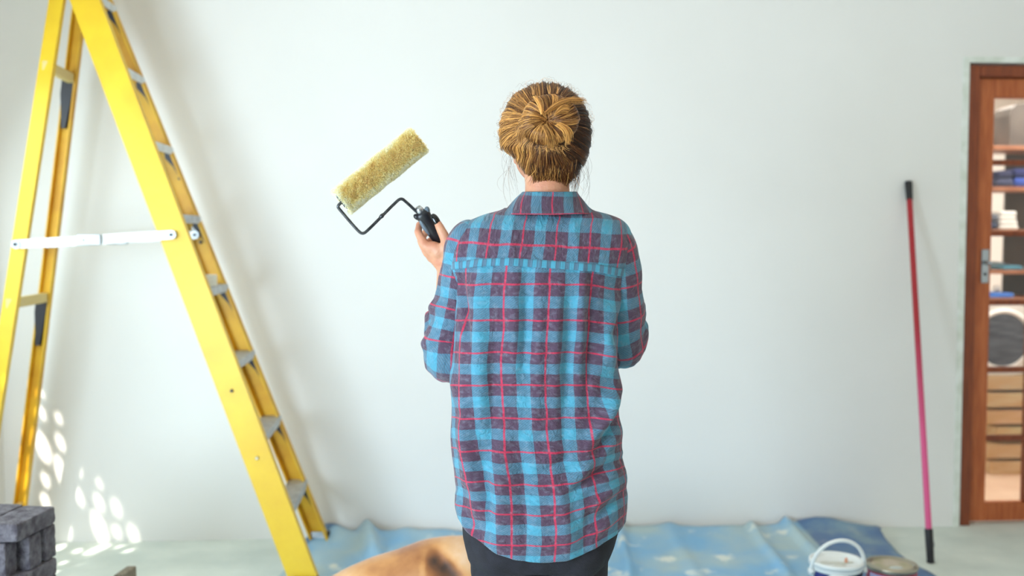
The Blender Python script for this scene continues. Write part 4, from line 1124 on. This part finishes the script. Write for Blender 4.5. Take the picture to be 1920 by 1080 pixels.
# collar
def collar():
    vs, uvs, n, nr_ = [], [], 120, 22
    # profile (row at the back, half width px, centre px, back depth, front depth): stands up inside, folds over, falls outside
    prof = [(384, 46, 1026, .052, .05), (370, 47, 1027, .053, .052), (362.5, 48, 1029, .056, .054), (361, 50, 1030, .060, .058), (364, 53, 1030, .064, .062), (372, 60, 1029, .070, .068), (382, 69, 1028, .078, .078), (391, 77, 1028, .086, .088), (398, 83, 1028, .094, .096), (401, 85, 1028, .097, .10)]
    P_ = list(range(len(prof)))
    for j in range(nr_ + 1):
        t = j/nr_*(len(prof)-1)
        row, hw, cx, bk, fr = [sinterp(t, [(k, prof[k][c]) for k in P_]) for c in range(5)]
        arc = 0; prev = None
        for i in range(n + 1):
            th = PI/2 + .16 + (2*PI - .32)*i/n        # open at the front (+y)
            c, s = math.cos(th), math.sin(th)
            x = xloc(cx) + hw/PXM*math.copysign(abs(c)**.88, c); y = (fr if s > 0 else bk)*math.copysign(abs(s)**.9, s)
            z = zc(row, min(y, 0.0)) - (.035*max(0, s)**1.5)*(1 if j > 2 else .6)
            z += .002*noise.noise(Vector((x*14, y*14, j*.2)))
            vs.append((x, y, z)); 
            if prev: arc += math.hypot(x - prev[0], y - prev[1])
            prev = (x, y); uvs.append([arc, t])
        base = len(vs) - n - 1; mid = uvs[base + n//2][0]
        for k in range(n+1): uvs[base + k][0] = (uvs[base + k][0] - mid)/.0705*(-1) * -1 + (1028 - 1033)/60.0
        vv = interp(j/nr_*(len(prof)-1), [(0, -.9), (3, -.50), (4.6, -.335), (len(prof)-1.2, -.03), (len(prof)-1, .0)])
        for k in range(n+1): uvs[base + k][1] = vv
    w = n+1
    fs = [(j*w+i, j*w+i+1, (j+1)*w+i+1, (j+1)*w+i) for j in range(nr_) for i in range(n)]
    me = bpy.data.meshes.new('collar'); me.from_pydata(vs, [], fs); uvl = me.uv_layers.new(name='UVMap')
    li = np.empty(len(me.loops), int); me.loops.foreach_get('vertex_index', li); uvl.data.foreach_set('uv', np.array(uvs)[li].reshape(-1).astype(np.float32))
    bm = bmesh.new(); bm.from_mesh(me); bmesh.ops.recalc_face_normals(bm, faces=bm.faces); bm.to_mesh(me); bm.free()
    o = mesh_obj('collar', me, M_plaid, SHIRT); md = o.modifiers.new('s', 'SOLIDIFY'); md.thickness = .0028; md.offset = 0
collar()

# sleeves
def sleeve(name, path, twist, seed, uoff, crs):
    """path: (point, ra, rb) - ra radius across the picture, rb in depth"""
    n, sub = 96, 22
    pts = [p for p, a, b in path]; K = len(path)
    vs, uvs = [], []; L = 0; prev = None
    rows = (K - 1)*sub
    ref = Vector((1, 0, 0))
    centres = []
    for j in range(rows + 1):
        t = j/sub
        c = Vector([sinterp(t, [(k, pts[k][ax]) for k in range(K)]) for ax in range(3)])
        centres.append(c)
    pr = None
    for j in range(rows + 1):
        t = j/sub; c = centres[j]; a_ = (centres[min(j+1, rows)] - centres[max(j-1, 0)]).normalized()
        if pr is None: s = (ref - a_*ref.dot(a_)).normalized()
        else: s = (pr - a_*pr.dot(a_)).normalized()
        pr = s; tt = a_.cross(s)
        ra = sinterp(t, [(k, path[k][1]) for k in range(K)]); rb = sinterp(t, [(k, path[k][2]) for k in range(K)])
        if j: L += (c - centres[j-1]).length
        for i in range(n + 1):
            th = 2*PI*i/n
            d = 0
            tn = th % (2*PI)
            nv = Vector((math.cos(th)*1.5 + seed, math.sin(th)*1.5, L*9)); d += .006*noise.noise(nv)
            d += .0022*noise.noise(Vector((math.cos(th)*4 + seed, math.sin(th)*4, L*34)))
            for (l0, thc, w, wt, h) in crs:
                dth = (th - thc + PI) % (2*PI) - PI
                d += h*.001*math.exp(-((L - l0 - .02*math.sin(dth*1.5))/w)**2 - (dth/wt)**2)
            p = c + s*math.cos(th)*(ra + d) + tt*math.sin(th)*(rb + d)
            vs.append(tuple(p)); uvs.append((th*.058/PU + uoff, L/PV + .3 + twist*math.sin(th)*.5))
    w = n+1
    fs = [(j*w+i, j*w+i+1, (j+1)*w+i+1, (j+1)*w+i) for j in range(rows) for i in range(n)]
    me = bpy.data.meshes.new(name); me.from_pydata(vs, [], fs); uvl = me.uv_layers.new(name='UVMap')
    li = np.empty(len(me.loops), int); me.loops.foreach_get('vertex_index', li); uvl.data.foreach_set('uv', np.array(uvs)[li].reshape(-1).astype(np.float32))
    bm = bmesh.new(); bm.from_mesh(me); bmesh.ops.recalc_face_normals(bm, faces=bm.faces); bm.to_mesh(me); bm.free()
    o = mesh_obj(name, me, M_plaid, SHIRT); md = o.modifiers.new('s', 'SOLIDIFY'); md.thickness = .0016; md.offset = 0
    return o
sleeve('sleeve', [(q(905, 432, 2.20), .030, .040), (q(884, 452, 2.20), .052, .066), (q(872, 500, 2.205), .054, .072), (q(862, 560, 2.215), .054, .072), (q(850, 620, 2.225), .056, .070), (q(846, 662, 2.24), .059, .060), (q(845, 672, 2.29), .058, .052), (q(838, 628, 2.335), .050, .050), (q(834, 588, 2.36), .044, .044)],
       .3, 3, .1, [(.20, PI, .014, .9, 9), (.235, PI, .012, .8, -7), (.27, 2.8, .012, .9, 8), (.16, 4.2, .014, .8, 6), (.24, 4.4, .012, .9, 6), (.10, 3.6, .02, .9, -5), (.19, 4.6, .01, .8, -6)])
sleeve('sleeve', [(q(1120, 432, 2.20), .030, .040), (q(1142, 452, 2.20), .050, .066), (q(1153, 500, 2.205), .058, .072), (q(1156, 560, 2.215), .063, .070), (q(1160, 612, 2.23), .062, .066), (q(1166, 640, 2.25), .053, .056), (q(1160, 652, 2.29), .050, .050), (q(1138, 640, 2.345), .045, .046), (q(1118, 622, 2.39), .042, .043)],
       -.3, 8, .45, [(.17, 4.7, .014, .9, 8), (.21, 5.2, .012, .9, -8), (.235, 4.4, .012, 1.2, 8), (.13, 0, .02, .9, -5), (.25, .1, .014, .8, 6), (.09, 4.4, .014, .9, -6), (.19, 5.8, .01, .7, 6)])

# ---------------------------------- trousers and shoes
def trousers():
    bm = bmesh.new()
    def ringpt(px0, px1, py): return (q(px0, py).x + q(px1, py).x)/2, (q(px1, py).x - q(px0, py).x)/2
    def zz(py): return zc(py, -.05)
    secs = [(930, 872, 1160, .125), (985, 866, 1164, .132), (1030, 872, 1152, .132), (1060, 876, 1142, .122)]
    # pelvis block
    rings = []
    for py, a, b, dep in secs:
        xc, w = ringpt(a, b, py); z = zz(py); R = []
        for i in range(40):
            th = 2*PI*i/40; c, s = math.cos(th), math.sin(th); R.append(bm.verts.new((xc + w*math.copysign(abs(c)**.85, c), .0 + dep*math.copysign(abs(s)**.85, s), z)))
        rings.append(R)
    for A, B in zip(rings, rings[1:]):
        for i in range(40): j = (i+1) % 40; bm.faces.new((A[i], B[i], B[j], A[j]))
    bm.faces.new(rings[0]); bm.faces.new(rings[-1][::-1])
    bmesh.ops.recalc_face_normals(bm, faces=bm.faces)
    for s in (-1, 1):
        xh = -.078 if s < 0 else .078; ztop = zz(1040)
        pts = [(Vector((xh + s*.0, .0, ztop + .05)), .083), (Vector((xh, 0, ztop - .03)), .078), (Vector((xh*.98, .005, ztop - .14)), .068), (Vector((xh*.98, .015, .43)), .054), (Vector((xh*1.0, .022, .33)), .052), (Vector((xh*1.02, .02, .12)), .042), (Vector((xh*1.04, .015, .085)), .046)]
        add_tube(bm, [p for p, r in pts], [r for p, r in pts], 28)
        # buttock
        add_ell(bm, (xh*.95, -.065, ztop + .02), (.07, .062, .075), None, 3)
    me = remeshed(bm, .007, 6)
    n = len(me.vertices); co = np.empty(n*3); me.vertices.foreach_get('co', co); co = co.reshape(-1, 3); no = np.empty(n*3); me.vertices.foreach_get('normal', no); no = no.reshape(-1, 3)
    for k in range(n):
        v = co[k]; d = .0035*noise.noise(Vector((v[0]*9, v[1]*9, v[2]*22))) + .003*math.exp(-((v[2] - .56 + .12*abs(v[0]))/.008)**2) - .003*math.exp(-((v[2] - .585 + .25*abs(v[0]))/.008)**2)
        co[k] = v + no[k]*d
    me.vertices.foreach_set('co', co.reshape(-1))
    mesh_obj('trousers', me, M_jeans, PR)['label'] = 'close-fitting black trousers'
    for s in (-1, 1):
        xf = s*.085
        bm = bmesh.new(); secs2 = [(-.052, .026, .075), (-.03, .034, .085), (.02, .037, .088), (.07, .040, .070), (.12, .043, .058), (.165, .040, .050), (.19, .026, .040)]
        rings = []
        for y, w, h in secs2:
            rings.append([bm.verts.new((xf + s*.012*sstep(0, .15, y) + w*math.cos(a), y + .02, .022 + (h - .022)*max(0, math.sin(a)) )) for a in [PI*k/14 for k in range(15)]])
        for A, B in zip(rings, rings[1:]):
            for i in range(14): bm.faces.new((A[i], A[i+1], B[i+1], B[i]))
            bm.faces.new((A[14], A[0], B[0], B[14]))
        bm.faces.new(rings[0][::-1]); bm.faces.new(rings[-1]); bmesh.ops.recalc_face_normals(bm, faces=bm.faces)
        o = obj('shoe', bm, M_shoe, PR, True)
        bm = bmesh.new(); sl = [(y, w*1.06) for y, w, h in secs2]; lo_, hi_ = [], []
        ol = [(xf + s*.012*sstep(0, .15, y) + w, y + .02) for y, w in sl] + [(xf + s*.012*sstep(0, .15, y) - w, y + .02) for y, w in sl[::-1]]
        A = [bm.verts.new((x, y, .012)) for x, y in ol]; B = [bm.verts.new((x, y, .03)) for x, y in ol]
        bm.faces.new(A[::-1]); bm.faces.new(B)
        for i in range(len(ol)): j = (i+1) % len(ol); bm.faces.new((A[i], A[j], B[j], B[i]))
        bmesh.ops.recalc_face_normals(bm, faces=bm.faces); obj('sole', bm, M_sole, o)
trousers()

# ---------------------------------- hair
def hrad(d):
    """hair surface distance from the head centre along direction d"""
    # outline rows fitted as half widths
    a = .0985; b = .108; c = .104 if d.z > 0 else .124
    e = 2.0 if d.z > 0 else 2.5
    v = (abs(d.x)/a)**e + (abs(d.y)/b)**e + (abs(d.z)/c)**e
    r = v**(-1/e)
    return r
def hsurf(d, lift=0.0):
    p = d*(hrad(d) + lift)
    if p.z < -.038:            # nape tucks in towards the neck
        k = sstep(-.055, -.12, p.z); fx = .20 if p.x < 0 else .08; k1 = sstep(-.038, -.064, p.z) if p.x < 0 else 0; p = Vector((p.x*(1 - fx*k)*(1 - .27*k1) + .004*k, p.y*(1 - .26*k), p.z))
    return HC_ + p
def cap_mesh():
    bm = bmesh.new(); bmesh.ops.create_icosphere(bm, subdivisions=5, radius=1)
    for v in bm.verts:
        d = v.co.normalized(); v.co = hsurf(d, -.007 + .004*noise.noise(d*7))
    # open the face: keep crown, back and sides only
    kill = [v for v in bm.verts if (v.co - HC_).y > .030 and (v.co - HC_).z < .055 or (v.co - HC_).z < -.112 or (v.co - HC_).y > .005 and (v.co - HC_).z < -.035 and (v.co - HC_).x < 0 or (v.co - HC_).y > .02 and (v.co-HC_).z < -.05]
    bmesh.ops.delete(bm, geom=kill, context='VERTS')
    o = obj('hair', bm, M_hairbase, PR, True); md = o.modifiers.new('s', 'SOLIDIFY'); md.thickness = .004; md.offset = -1
    o['label'] = 'golden brown hair gathered in a messy bun'
    return o
HAIR = cap_mesh()
def curves_obj(name, strands, radii, tints, m, parent):
    hc = bpy.data.hair_curves.new(name); sizes = [len(s) for s in strands]; hc.add_curves(sizes)
    flat = np.concatenate([np.array([tuple(p) for p in s], dtype=np.float32) for s in strands]).reshape(-1)
    hc.attributes['position'].data.foreach_set('vector', flat) if 'position' in hc.attributes else hc.position_data.foreach_set('vector', flat)
    ra = hc.attributes.get('radius') or hc.attributes.new('radius', 'FLOAT', 'POINT')
    rr = []
    for s, r in zip(strands, radii):
        k = len(s); rr += [r*(1 - .55*(i/(k-1))**3) for i in range(k)]
    ra.data.foreach_set('value', np.array(rr, dtype=np.float32))
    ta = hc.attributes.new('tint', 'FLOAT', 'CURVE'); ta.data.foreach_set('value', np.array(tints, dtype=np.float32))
    hc.materials.append(m)
    o = bpy.data.objects.new(name, hc); finish(o, parent); o['kind'] = 'stuff'; return o
BUN = q(1021, 226, 2.09)                    # swirl centre of the bun on the back of the head
bd = (BUN - HC_).normalized()
def slerp(a, b, t):
    w = math.acos(max(-1, min(1, a.dot(b))))
    if w < 1e-4: return a.copy()
    return (a*math.sin((1-t)*w) + b*math.sin(t*w))/math.sin(w)
def scalp_strands():
    st, ra, ti = [], [], []
    N = 11000; made = 0; locks = {}
    while made < N:
        d = Vector((rnd.gauss(0, 1), rnd.gauss(0, 1), rnd.gauss(0, 1))).normalized()
        p = hsurf(d) - HC_
        if (p.y > .034 and p.z < .052) or p.z < -.118 or (p.y > .0 and p.z < -.035 and p.x < 0) or (p.y > .02 and p.z < -.05): continue
        w0 = math.acos(max(-1, min(1, d.dot(bd))))
        if w0 < .45: continue
        if d.z > .1 and d.y > .45 and rnd.random() < .5: continue
        # angle around the bun picks the lock
        side = d - bd*d.dot(bd); u_ = Vector((1, 0, 0)); u_ = (u_ - bd*u_.dot(bd)).normalized(); v_ = bd.cross(u_)
        an = math.atan2(side.dot(v_), side.dot(u_)); lk = int((an + PI)/(2*PI)*150 + 2.5*noise.noise(d*4)); 
        if lk not in locks: locks[lk] = (rnd.uniform(-1, 1), rnd.uniform(-1, 1), rnd.uniform(-.5, .5), rnd.uniform(-.04, .04))
        la, lb, lc, ltw = locks[lk]
        t1 = 1 - .36/w0*rnd.uniform(.85, 1.1); K = 13; pts = []
        lift = rnd.uniform(-.003, .0022) + .0009*la; frizz = rnd.random()
        bend = .10*math.sin(an*3 + 1) + ltw
        for k in range(K):
            t = t1*k/(K-1)*1.0
            dd = slerp(d, bd, t)
            # sideways bend + clumping
            sd_ = bd.cross(dd).normalized()
            dd = (dd + sd_*(bend*math.sin(PI*t)*.6 + .012*noise.noise(Vector((an*8, t*3, lb*5))))).normalized()
            l = lift + .0035*noise.noise(Vector((math.cos(an)*9, math.sin(an)*9, t*1.5 + lc))) + .002*noise.noise(d*30 + Vector((t*3, 0, 0)))
            if frizz > .97: l += .006*math.sin(PI*t)*rnd.uniform(.5, 1.2)
            pts.append(hsurf(dd, l))
        st.append(pts); ra.append(rnd.uniform(.00022, .00042))
        # colour: outer layer lighter, crown and nape darker; right side's shade painted into tint
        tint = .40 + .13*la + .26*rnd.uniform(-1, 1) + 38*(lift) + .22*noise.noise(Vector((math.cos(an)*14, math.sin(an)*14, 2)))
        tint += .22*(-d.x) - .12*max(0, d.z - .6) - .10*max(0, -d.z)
        ti.append(max(0, min(1, tint))); made += 1
    # nape fringe that slips out below, and loose wisps at the sides
    for i in range(900):
        x = rnd.uniform(-.052, .072); zz_ = rnd.uniform(-.07, -.10); d = Vector((x, -.085, zz_)).normalized(); p0 = hsurf(d, rnd.uniform(-.002, .003))
        L = rnd.uniform(.015, .040) if abs(x) < .05 else rnd.uniform(.02, .05); pts = []
        dx = rnd.gauss(0, .005) - x*.10
        for k in range(7):
            t = k/6; pts.append(p0 + Vector((dx*t*t*2, .018*t*t + .012*t*L/.03, -L*t - .0)))
        st.append(pts); ra.append(rnd.uniform(.0002, .00038)); ti.append(max(0, min(1, rnd.gauss(.42, .22) - (1.6*x if x > 0 else 0))))  # fringe darkens to the right: shade held in the tint
    for i in range(46):
        s = rnd.choice((-1, -1, 1, 1, 1)); y = rnd.uniform(-.02, .02); p0 = HC_ + Vector((s*rnd.uniform(.066, .086), y, rnd.uniform(-.085, -.02)))
        L = rnd.uniform(.03, .11); c1 = rnd.uniform(-.01, .03)*s; pts = [p0 + Vector((c1*math.sin(t*2.2) - s*.012*t*t, 0, -L*t)) for t in [k/9 for k in range(10)]]
        st.append(pts); ra.append(.00016); ti.append(rnd.uniform(.2, .6))
    for i in range(26):                      # right side lock in front of the ear
        p0 = HC_ + Vector((.070 + rnd.gauss(0, .003), -.005, -.070)); L = rnd.uniform(.05, .085)
        pts = [p0 + Vector((-.010*t + rnd.gauss(0, .0004) + .006*math.sin(3*t), 0, -L*t)) for t in [k/9 for k in range(10)]]
        st.append(pts); ra.append(.00024); ti.append(rnd.uniform(.15, .6))
    for i in range(90):                      # fly-aways round the outline
        a = rnd.uniform(0, PI*1.15) - .1; d = Vector((math.cos(a), rnd.uniform(-.5, .1), math.sin(a))).normalized(); p0 = hsurf(d, -.002); sd_ = Vector((-d.z, 0, d.x))*rnd.choice((-1, 1)); L = rnd.uniform(.015, .045)
        pts = [p0 + d*(.012*rnd.random()*math.sin(PI*.8*t) + .003*t) + sd_*L*t for t in [k/7 for k in range(8)]]
        st.append(pts); ra.append(.00014); ti.append(rnd.uniform(.4, .95))
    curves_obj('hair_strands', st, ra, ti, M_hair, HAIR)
scalp_strands()
def bun():
    # torus-like knot facing the camera: poloidal strands fan out of the swirl centre and curl back under
    u_ = Vector((1, 0, 0)); v_ = Vector((0, 0, 1)); w_ = Vector((0, -1, 0))
    c0 = BUN + Vector((.006, .012, 0))
    def lobe(ps):                           # (reach of the outer rim, tube depth) by direction ps (0 = right, pi/2 = up)
        up = math.sin(ps); rt = math.cos(ps)
        reach = .060 + .004*up*up + (.010*rt if rt > 0 else .004*rt)
        if up < 0: reach = .062 + .006*abs(rt)**2*(1 if rt > 0 else .2) + .0*up
        return reach, (.034 if up < 0 else .026)
    def bp(ps, al, sc=1.0):
        """al from -1 (swirl centre, sunk) over the crest (0) to 1 (tucked under at the rim)"""
        reach, dep = lobe(ps)
        r = .0015 + (reach - .0015)*(.5 + .5*math.sin(al*PI/2)) ** (1.0)
        h = dep*max(0, math.cos(al*PI/2*1.02))**.8
        if al < 0: h = max(h, .68*dep)
        r *= 1 - .10*max(0, al - .6); h = h*sc
        return c0 + u_*math.cos(ps)*r + v_*math.sin(ps)*r*.86 + w_*(h + .004)
    bm = bmesh.new(); n, m_ = 64, 22; G = []
    for i in range(n):
        ps = 2*PI*i/n; G.append([bm.verts.new(bp(ps, -1 + 2*j/(m_-1), .90) - w_*.003) for j in range(m_)])
    for i in range(n):
        k = (i+1) % n
        for j in range(m_-1): bm.faces.new((G[i][j], G[k][j], G[k][j+1], G[i][j+1]))
    bm.faces.new([G[i][0] for i in range(n)]); bm.faces.new([G[i][-1] for i in range(n)][::-1])
    bmesh.ops.recalc_face_normals(bm, faces=bm.faces)
    o = obj('bun', bm, M_hairbase, HAIR, True)
    st, ra, ti = [], [], []; locks = [(rnd.uniform(-1, 1), rnd.uniform(-1, 1), rnd.uniform(-1, 1)) for _ in range(110)]
    for i in range(6500):
        ps0 = rnd.uniform(0, 2*PI); lk = int(ps0/(2*PI)*110 + 2*noise.noise(Vector((ps0*3, 1, 1)))) % 110; la, lb, lc = locks[lk]
        lay = rnd.random(); K = 14; pts = []; a0, a1 = -1 + rnd.uniform(0, .25), rnd.uniform(.75, 1.02)
        tw = .35 + .35*noise.noise(Vector((math.cos(ps0)*1.3, math.sin(ps0)*1.3, 4))) + .10*lb
        ex = .0016*la + .0045*lay
        for k in range(K):
            t = k/(K-1); al = a0 + (a1 - a0)*t
            ps = ps0 + tw*(t - .5) + .10*noise.noise(Vector((ps0*4, t*2, lb)))
            p = bp(ps, al); nrm = (p - c0 + w_*-.01).normalized()
            pts.append(p + nrm*(ex*math.sin(PI*min(1, t*1.1)) + .0015*noise.noise(Vector((ps0*30, t*2, 3)))))
        st.append(pts); ra.append(rnd.uniform(.00022, .00042))
        tint = .52 + .12*la + .30*rnd.uniform(-1, 1) - (.16 if lay < .35 else 0) + .28*noise.noise(Vector((math.cos(ps0)*5, math.sin(ps0)*5, 9))) - .06*math.cos(ps0)  # bun slightly darker on its right, shading put in the strand colour
        ti.append(max(0, min(1, tint)))
    def tuft(px0, py0, px1, py1, d0, d1, bow, cnt, spread, tint, r=.00035):
        A, B = q(px0, py0, d0), q(px1, py1, d1)
        sdv = (B - A).cross(w_).normalized()
        for i in range(cnt):
            o1, o2 = rnd.gauss(0, spread), rnd.gauss(0, spread*.35); e = rnd.uniform(.75, 1.05); dd_ = rnd.gauss(0, .002); pts = []
            for k in range(12):
                t = k/11*e; pts.append(A + (B - A)*t + sdv*(bow*(1 + o2*200)*math.sin(PI*t) + o1*(.6 + t) + .0006*math.sin(5*t + o1*900)) + w_*(dd_ + .006*math.sin(PI*t)))
            st.append(pts); ra.append(r*rnd.uniform(.7, 1.1)); ti.append(max(0, min(1, rnd.gauss(tint, .14))))
    tuft(1022, 212, 1097, 188, 2.060, 2.10, -.010, 150, .0022, .72)         # tuft poking out at the upper right
    tuft(1016, 214, 1003, 180, 2.050, 2.070, .004, 90, .0022, .85)
    tuft(1040, 216, 1080, 215, 2.056, 2.09, -.012, 100, .0025, .75)
    tuft(1000, 178, 996, 160, 2.09, 2.15, .001, 14, .0028, .75); tuft(1031, 176, 1031, 158, 2.09, 2.16, 0, 12, .0022, .85); tuft(1044, 176, 1047, 162, 2.09, 2.16, 0, 12, .0028, .8)
    tuft(1000, 235, 975, 268, 2.052, 2.085, .010, 90, .003, .62); tuft(1045, 232, 1066, 270, 2.052, 2.085, -.010, 110, .003, .80); tuft(1020, 234, 1036, 278, 2.048, 2.085, -.004, 110, .004, .72)
    for i in range(60):                      # frayed ends below the bun
        A = q(rnd.uniform(1000, 1062), rnd.uniform(272, 279), 2.085); a = rnd.uniform(-2.6, -.5); L = rnd.uniform(.006, .02); cv = rnd.uniform(-1, 1)
        st.append([A + Vector((math.cos(a + cv*t), 0, math.sin(a + cv*t)))*L*t + w_*.004*t for t in [k/7 for k in range(8)]]); ra.append(.00018); ti.append(rnd.uniform(.6, 1))
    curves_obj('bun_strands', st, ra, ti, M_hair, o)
bun()

# ------------------------------------------------------------------ paint roller held in the left hand
def roller():
    RD = 2.36
    hub = q(812, 430, RD)
    t = thing('paint_roller', 'paint roller with fluffy cream sleeve and bent wire, held up in one hand', 'paint roller', RY @ (ORG + hub), -YAW)
    def r(px, py, yd=RD): return q(px, py, yd) - hub
    A, B = r(642, 378, 2.335), r(783, 264, 2.375)      # left-lower and right-upper ends of the sleeve
    ax = (B - A).normalized(); _, s1, s2 = frame_of(ax); L = (B - A).length; R0 = .0255
    bm = bmesh.new(); add_lathe(bm, [(.020, 0), (R0, .001), (R0 + .004, .006), (R0 + .005, L - .006), (R0, L - .001), (.020, L), (.020, L - .004)], A, 40, ax)
    nap = obj('nap_sleeve', bm, M_fleece, t, True)
    st, ra, ti = [], [], []
    for i in range(26000):
        u = rnd.random(); a = rnd.uniform(0, 2*PI); rr = R0 + .004; e = s1*math.cos(a) + s2*math.sin(a)
        if rnd.random() < .05: u = rnd.choice((0, 1)); 
        p = A + ax*(L*u) + e*rr
        lo_ = .5 + .5*noise.noise(Vector((u*7, math.cos(a)*1.5, math.sin(a)*1.5)))
        ln = .0065 + .003*lo_
        lean = Vector((rnd.gauss(0, .35), rnd.gauss(0, .35), rnd.gauss(0, .35))) + ax*.5*noise.noise(Vector((u*22, a*2.2, 5))) + (e.cross(ax))*.5*noise.noise(Vector((u*22, a*2.2, 9)))
        if u == 0: lean -= ax*rnd.uniform(.1, .5)
        if u == 1: lean += ax*rnd.uniform(0, .5)
        dd = (e + lean).normalized(); c_ = Vector((rnd.gauss(0, .3), rnd.gauss(0, .3), rnd.gauss(0, .3)))
        # matted dent near the middle
        pts = [p + dd*ln*k/3 + c_*ln*.25*(k/3)**2 for k in range(4)]
        # paint-yellowed on the camera side; edges left pale to imitate light on them
        cam_side = -e.y
        stain = sstep(.30, 1.0, cam_side + .35*noise.noise(Vector((u*5, a, 3))))*sstep(0, .10, u)
        tn = .80 - .52*stain + .28*rnd.uniform(-1, 1) + .25*noise.noise(Vector((u*14, math.cos(a)*4, math.sin(a)*4)))
        st.append(pts); ra.append(.00042); ti.append(max(0, min(1, tn)))
    curves_obj('fleece', st, ra, ti, M_fibre, nap)
    # end caps
    bm = bmesh.new(); add_lathe(bm, [(.0265, -.002), (.0285, .0), (.0285, .003), (.018, .005), (0, .005)], B - ax*.002, 32, ax); obj('end_cap', bm, M_black, t, True)
    bm = bmesh.new(); add_lathe(bm, [(.021, .004), (.021, -.002), (.018, -.003), (.016, .0), (0, .001)], A - ax*.0005, 32, ax); ec = obj('end_cap', bm, M_gripgrey, t, True)
    bm = bmesh.new()
    for k in range(3):
        a = k*2*PI/3; m3 = Matrix((s1, s2, ax)).transposed() @ Matrix.Rotation(a, 3, 'Z'); add_box(bm, A + m3 @ Vector((.010, 0, -.003)), (.012, .005, .002), m3)
    sp_ = obj('cap_slot', bm, M_black, ec); sp_['kind'] = 'stuff'
    # bent wire
    w0 = A + ax*.01; W_ = [w0, A - ax*.016, r(637, 393, 2.335), r(672, 434, 2.34), r(680, 438.5, 2.34), r(688, 434, 2.342), r(744, 377, 2.352), r(752, 372, 2.352), r(759, 376, 2.353), r(783, 399, 2.374), r(800, 413, 2.384)]
    # round the corners by resampling
    def sm(pts, it=2):
        for _ in range(it):
            o_ = [pts[0]]
            for a_, b_ in zip(pts, pts[1:]): o_ += [a_*.75 + b_*.25, a_*.25 + b_*.75]
            pts = o_ + [pts[-1]]
        return pts
    bm = bmesh.new(); add_tube(bm, sm(W_), .0036, 12); wr = obj('wire_frame', bm, M_wire, t, True)
    bm = bmesh.new(); c = r(716, 405, 2.346); dv = (r(744, 377, 2.352) - r(688, 434, 2.342)).normalized(); add_tube(bm, [c - dv*.007, c, c + dv*.006], [.0038, .0055, .0038], 10); obj('weld_bead', bm, M_wire, wr, True)
    # handle
    H0, H1 = r(789, 397, 2.376), r(836, 466, 2.412); hx = (H1 - H0).normalized(); hl = (H1 - H0).length
    n_, b_ = None, None
    cy = Vector((0, -1, 0)); cy = (cy - hx*cy.dot(hx)).normalized(); cx = hx.cross(cy)
    def loft(name, prof, m, parent, n=24, cut=None):
        bm = bmesh.new(); rings = []
        for (u, w, d, ox, oy) in prof:
            c = H0 + hx*u + cx*ox + cy*oy; rings.append([bm.verts.new(c + cx*w*math.copysign(abs(math.cos(a))**.85, math.cos(a)) + cy*d*math.copysign(abs(math.sin(a))**.85, math.sin(a))) for a in [2*PI*k/n for k in range(n)]])
        for P0, P1 in zip(rings, rings[1:]):
            for k in range(n): j = (k+1) % n; bm.faces.new((P0[k], P0[j], P1[j], P1[k]))
        bm.faces.new(rings[0][::-1]); bm.faces.new(rings[-1]); bmesh.ops.recalc_face_normals(bm, faces=bm.faces)
        return obj(name, bm, m, parent, True)
    hd = loft('handle', [(.0, .010, .008, 0, 0), (.002, .0165, .012, 0, 0), (.010, .0185, .014, 0, 0), (.022, .0165, .014, 0, 0), (.034, .0155, .014, 0, 0), (.046, .0175, .015, 0, 0), (.060, .0180, .016, 0, 0), (.080, .0165, .015, 0, 0), (.098, .015, .013, 0, 0), (hl, .010, .009, 0, 0)], M_grip, t)
    # flared lugs and grey insert at the neck
    for s, m_, nm in ((1, M_grip, 'finger_guard'), (-1, M_gripgrey, 'finger_guard')):
        bm = bmesh.new(); c = H0 + hx*.006 + cx*(s*.014); add_ell(bm, c, (.007, .009, .010), Matrix((cx, cy, hx)).transposed() @ Matrix.Rotation(s*-.5, 3, 'Y'), 3); obj(nm, bm, m_, hd, True)
    bm = bmesh.new(); add_tube(bm, [H0 - hx*.014, H0 - hx*.006, H0 + hx*.006], [.007, .0095, .0105], 18); obj('ferrule', bm, M_chrome, hd, True)
    bm = bmesh.new(); 
    sgn = 1
    add_ell(bm, H0 + hx*.036 + cx*(sgn*.0125) + cy*.004, (.0065, .0135, .026), Matrix((cx, cy, hx)).transposed(), 3); obj('grip_insert', bm, M_gripgrey, hd, True)
roller()
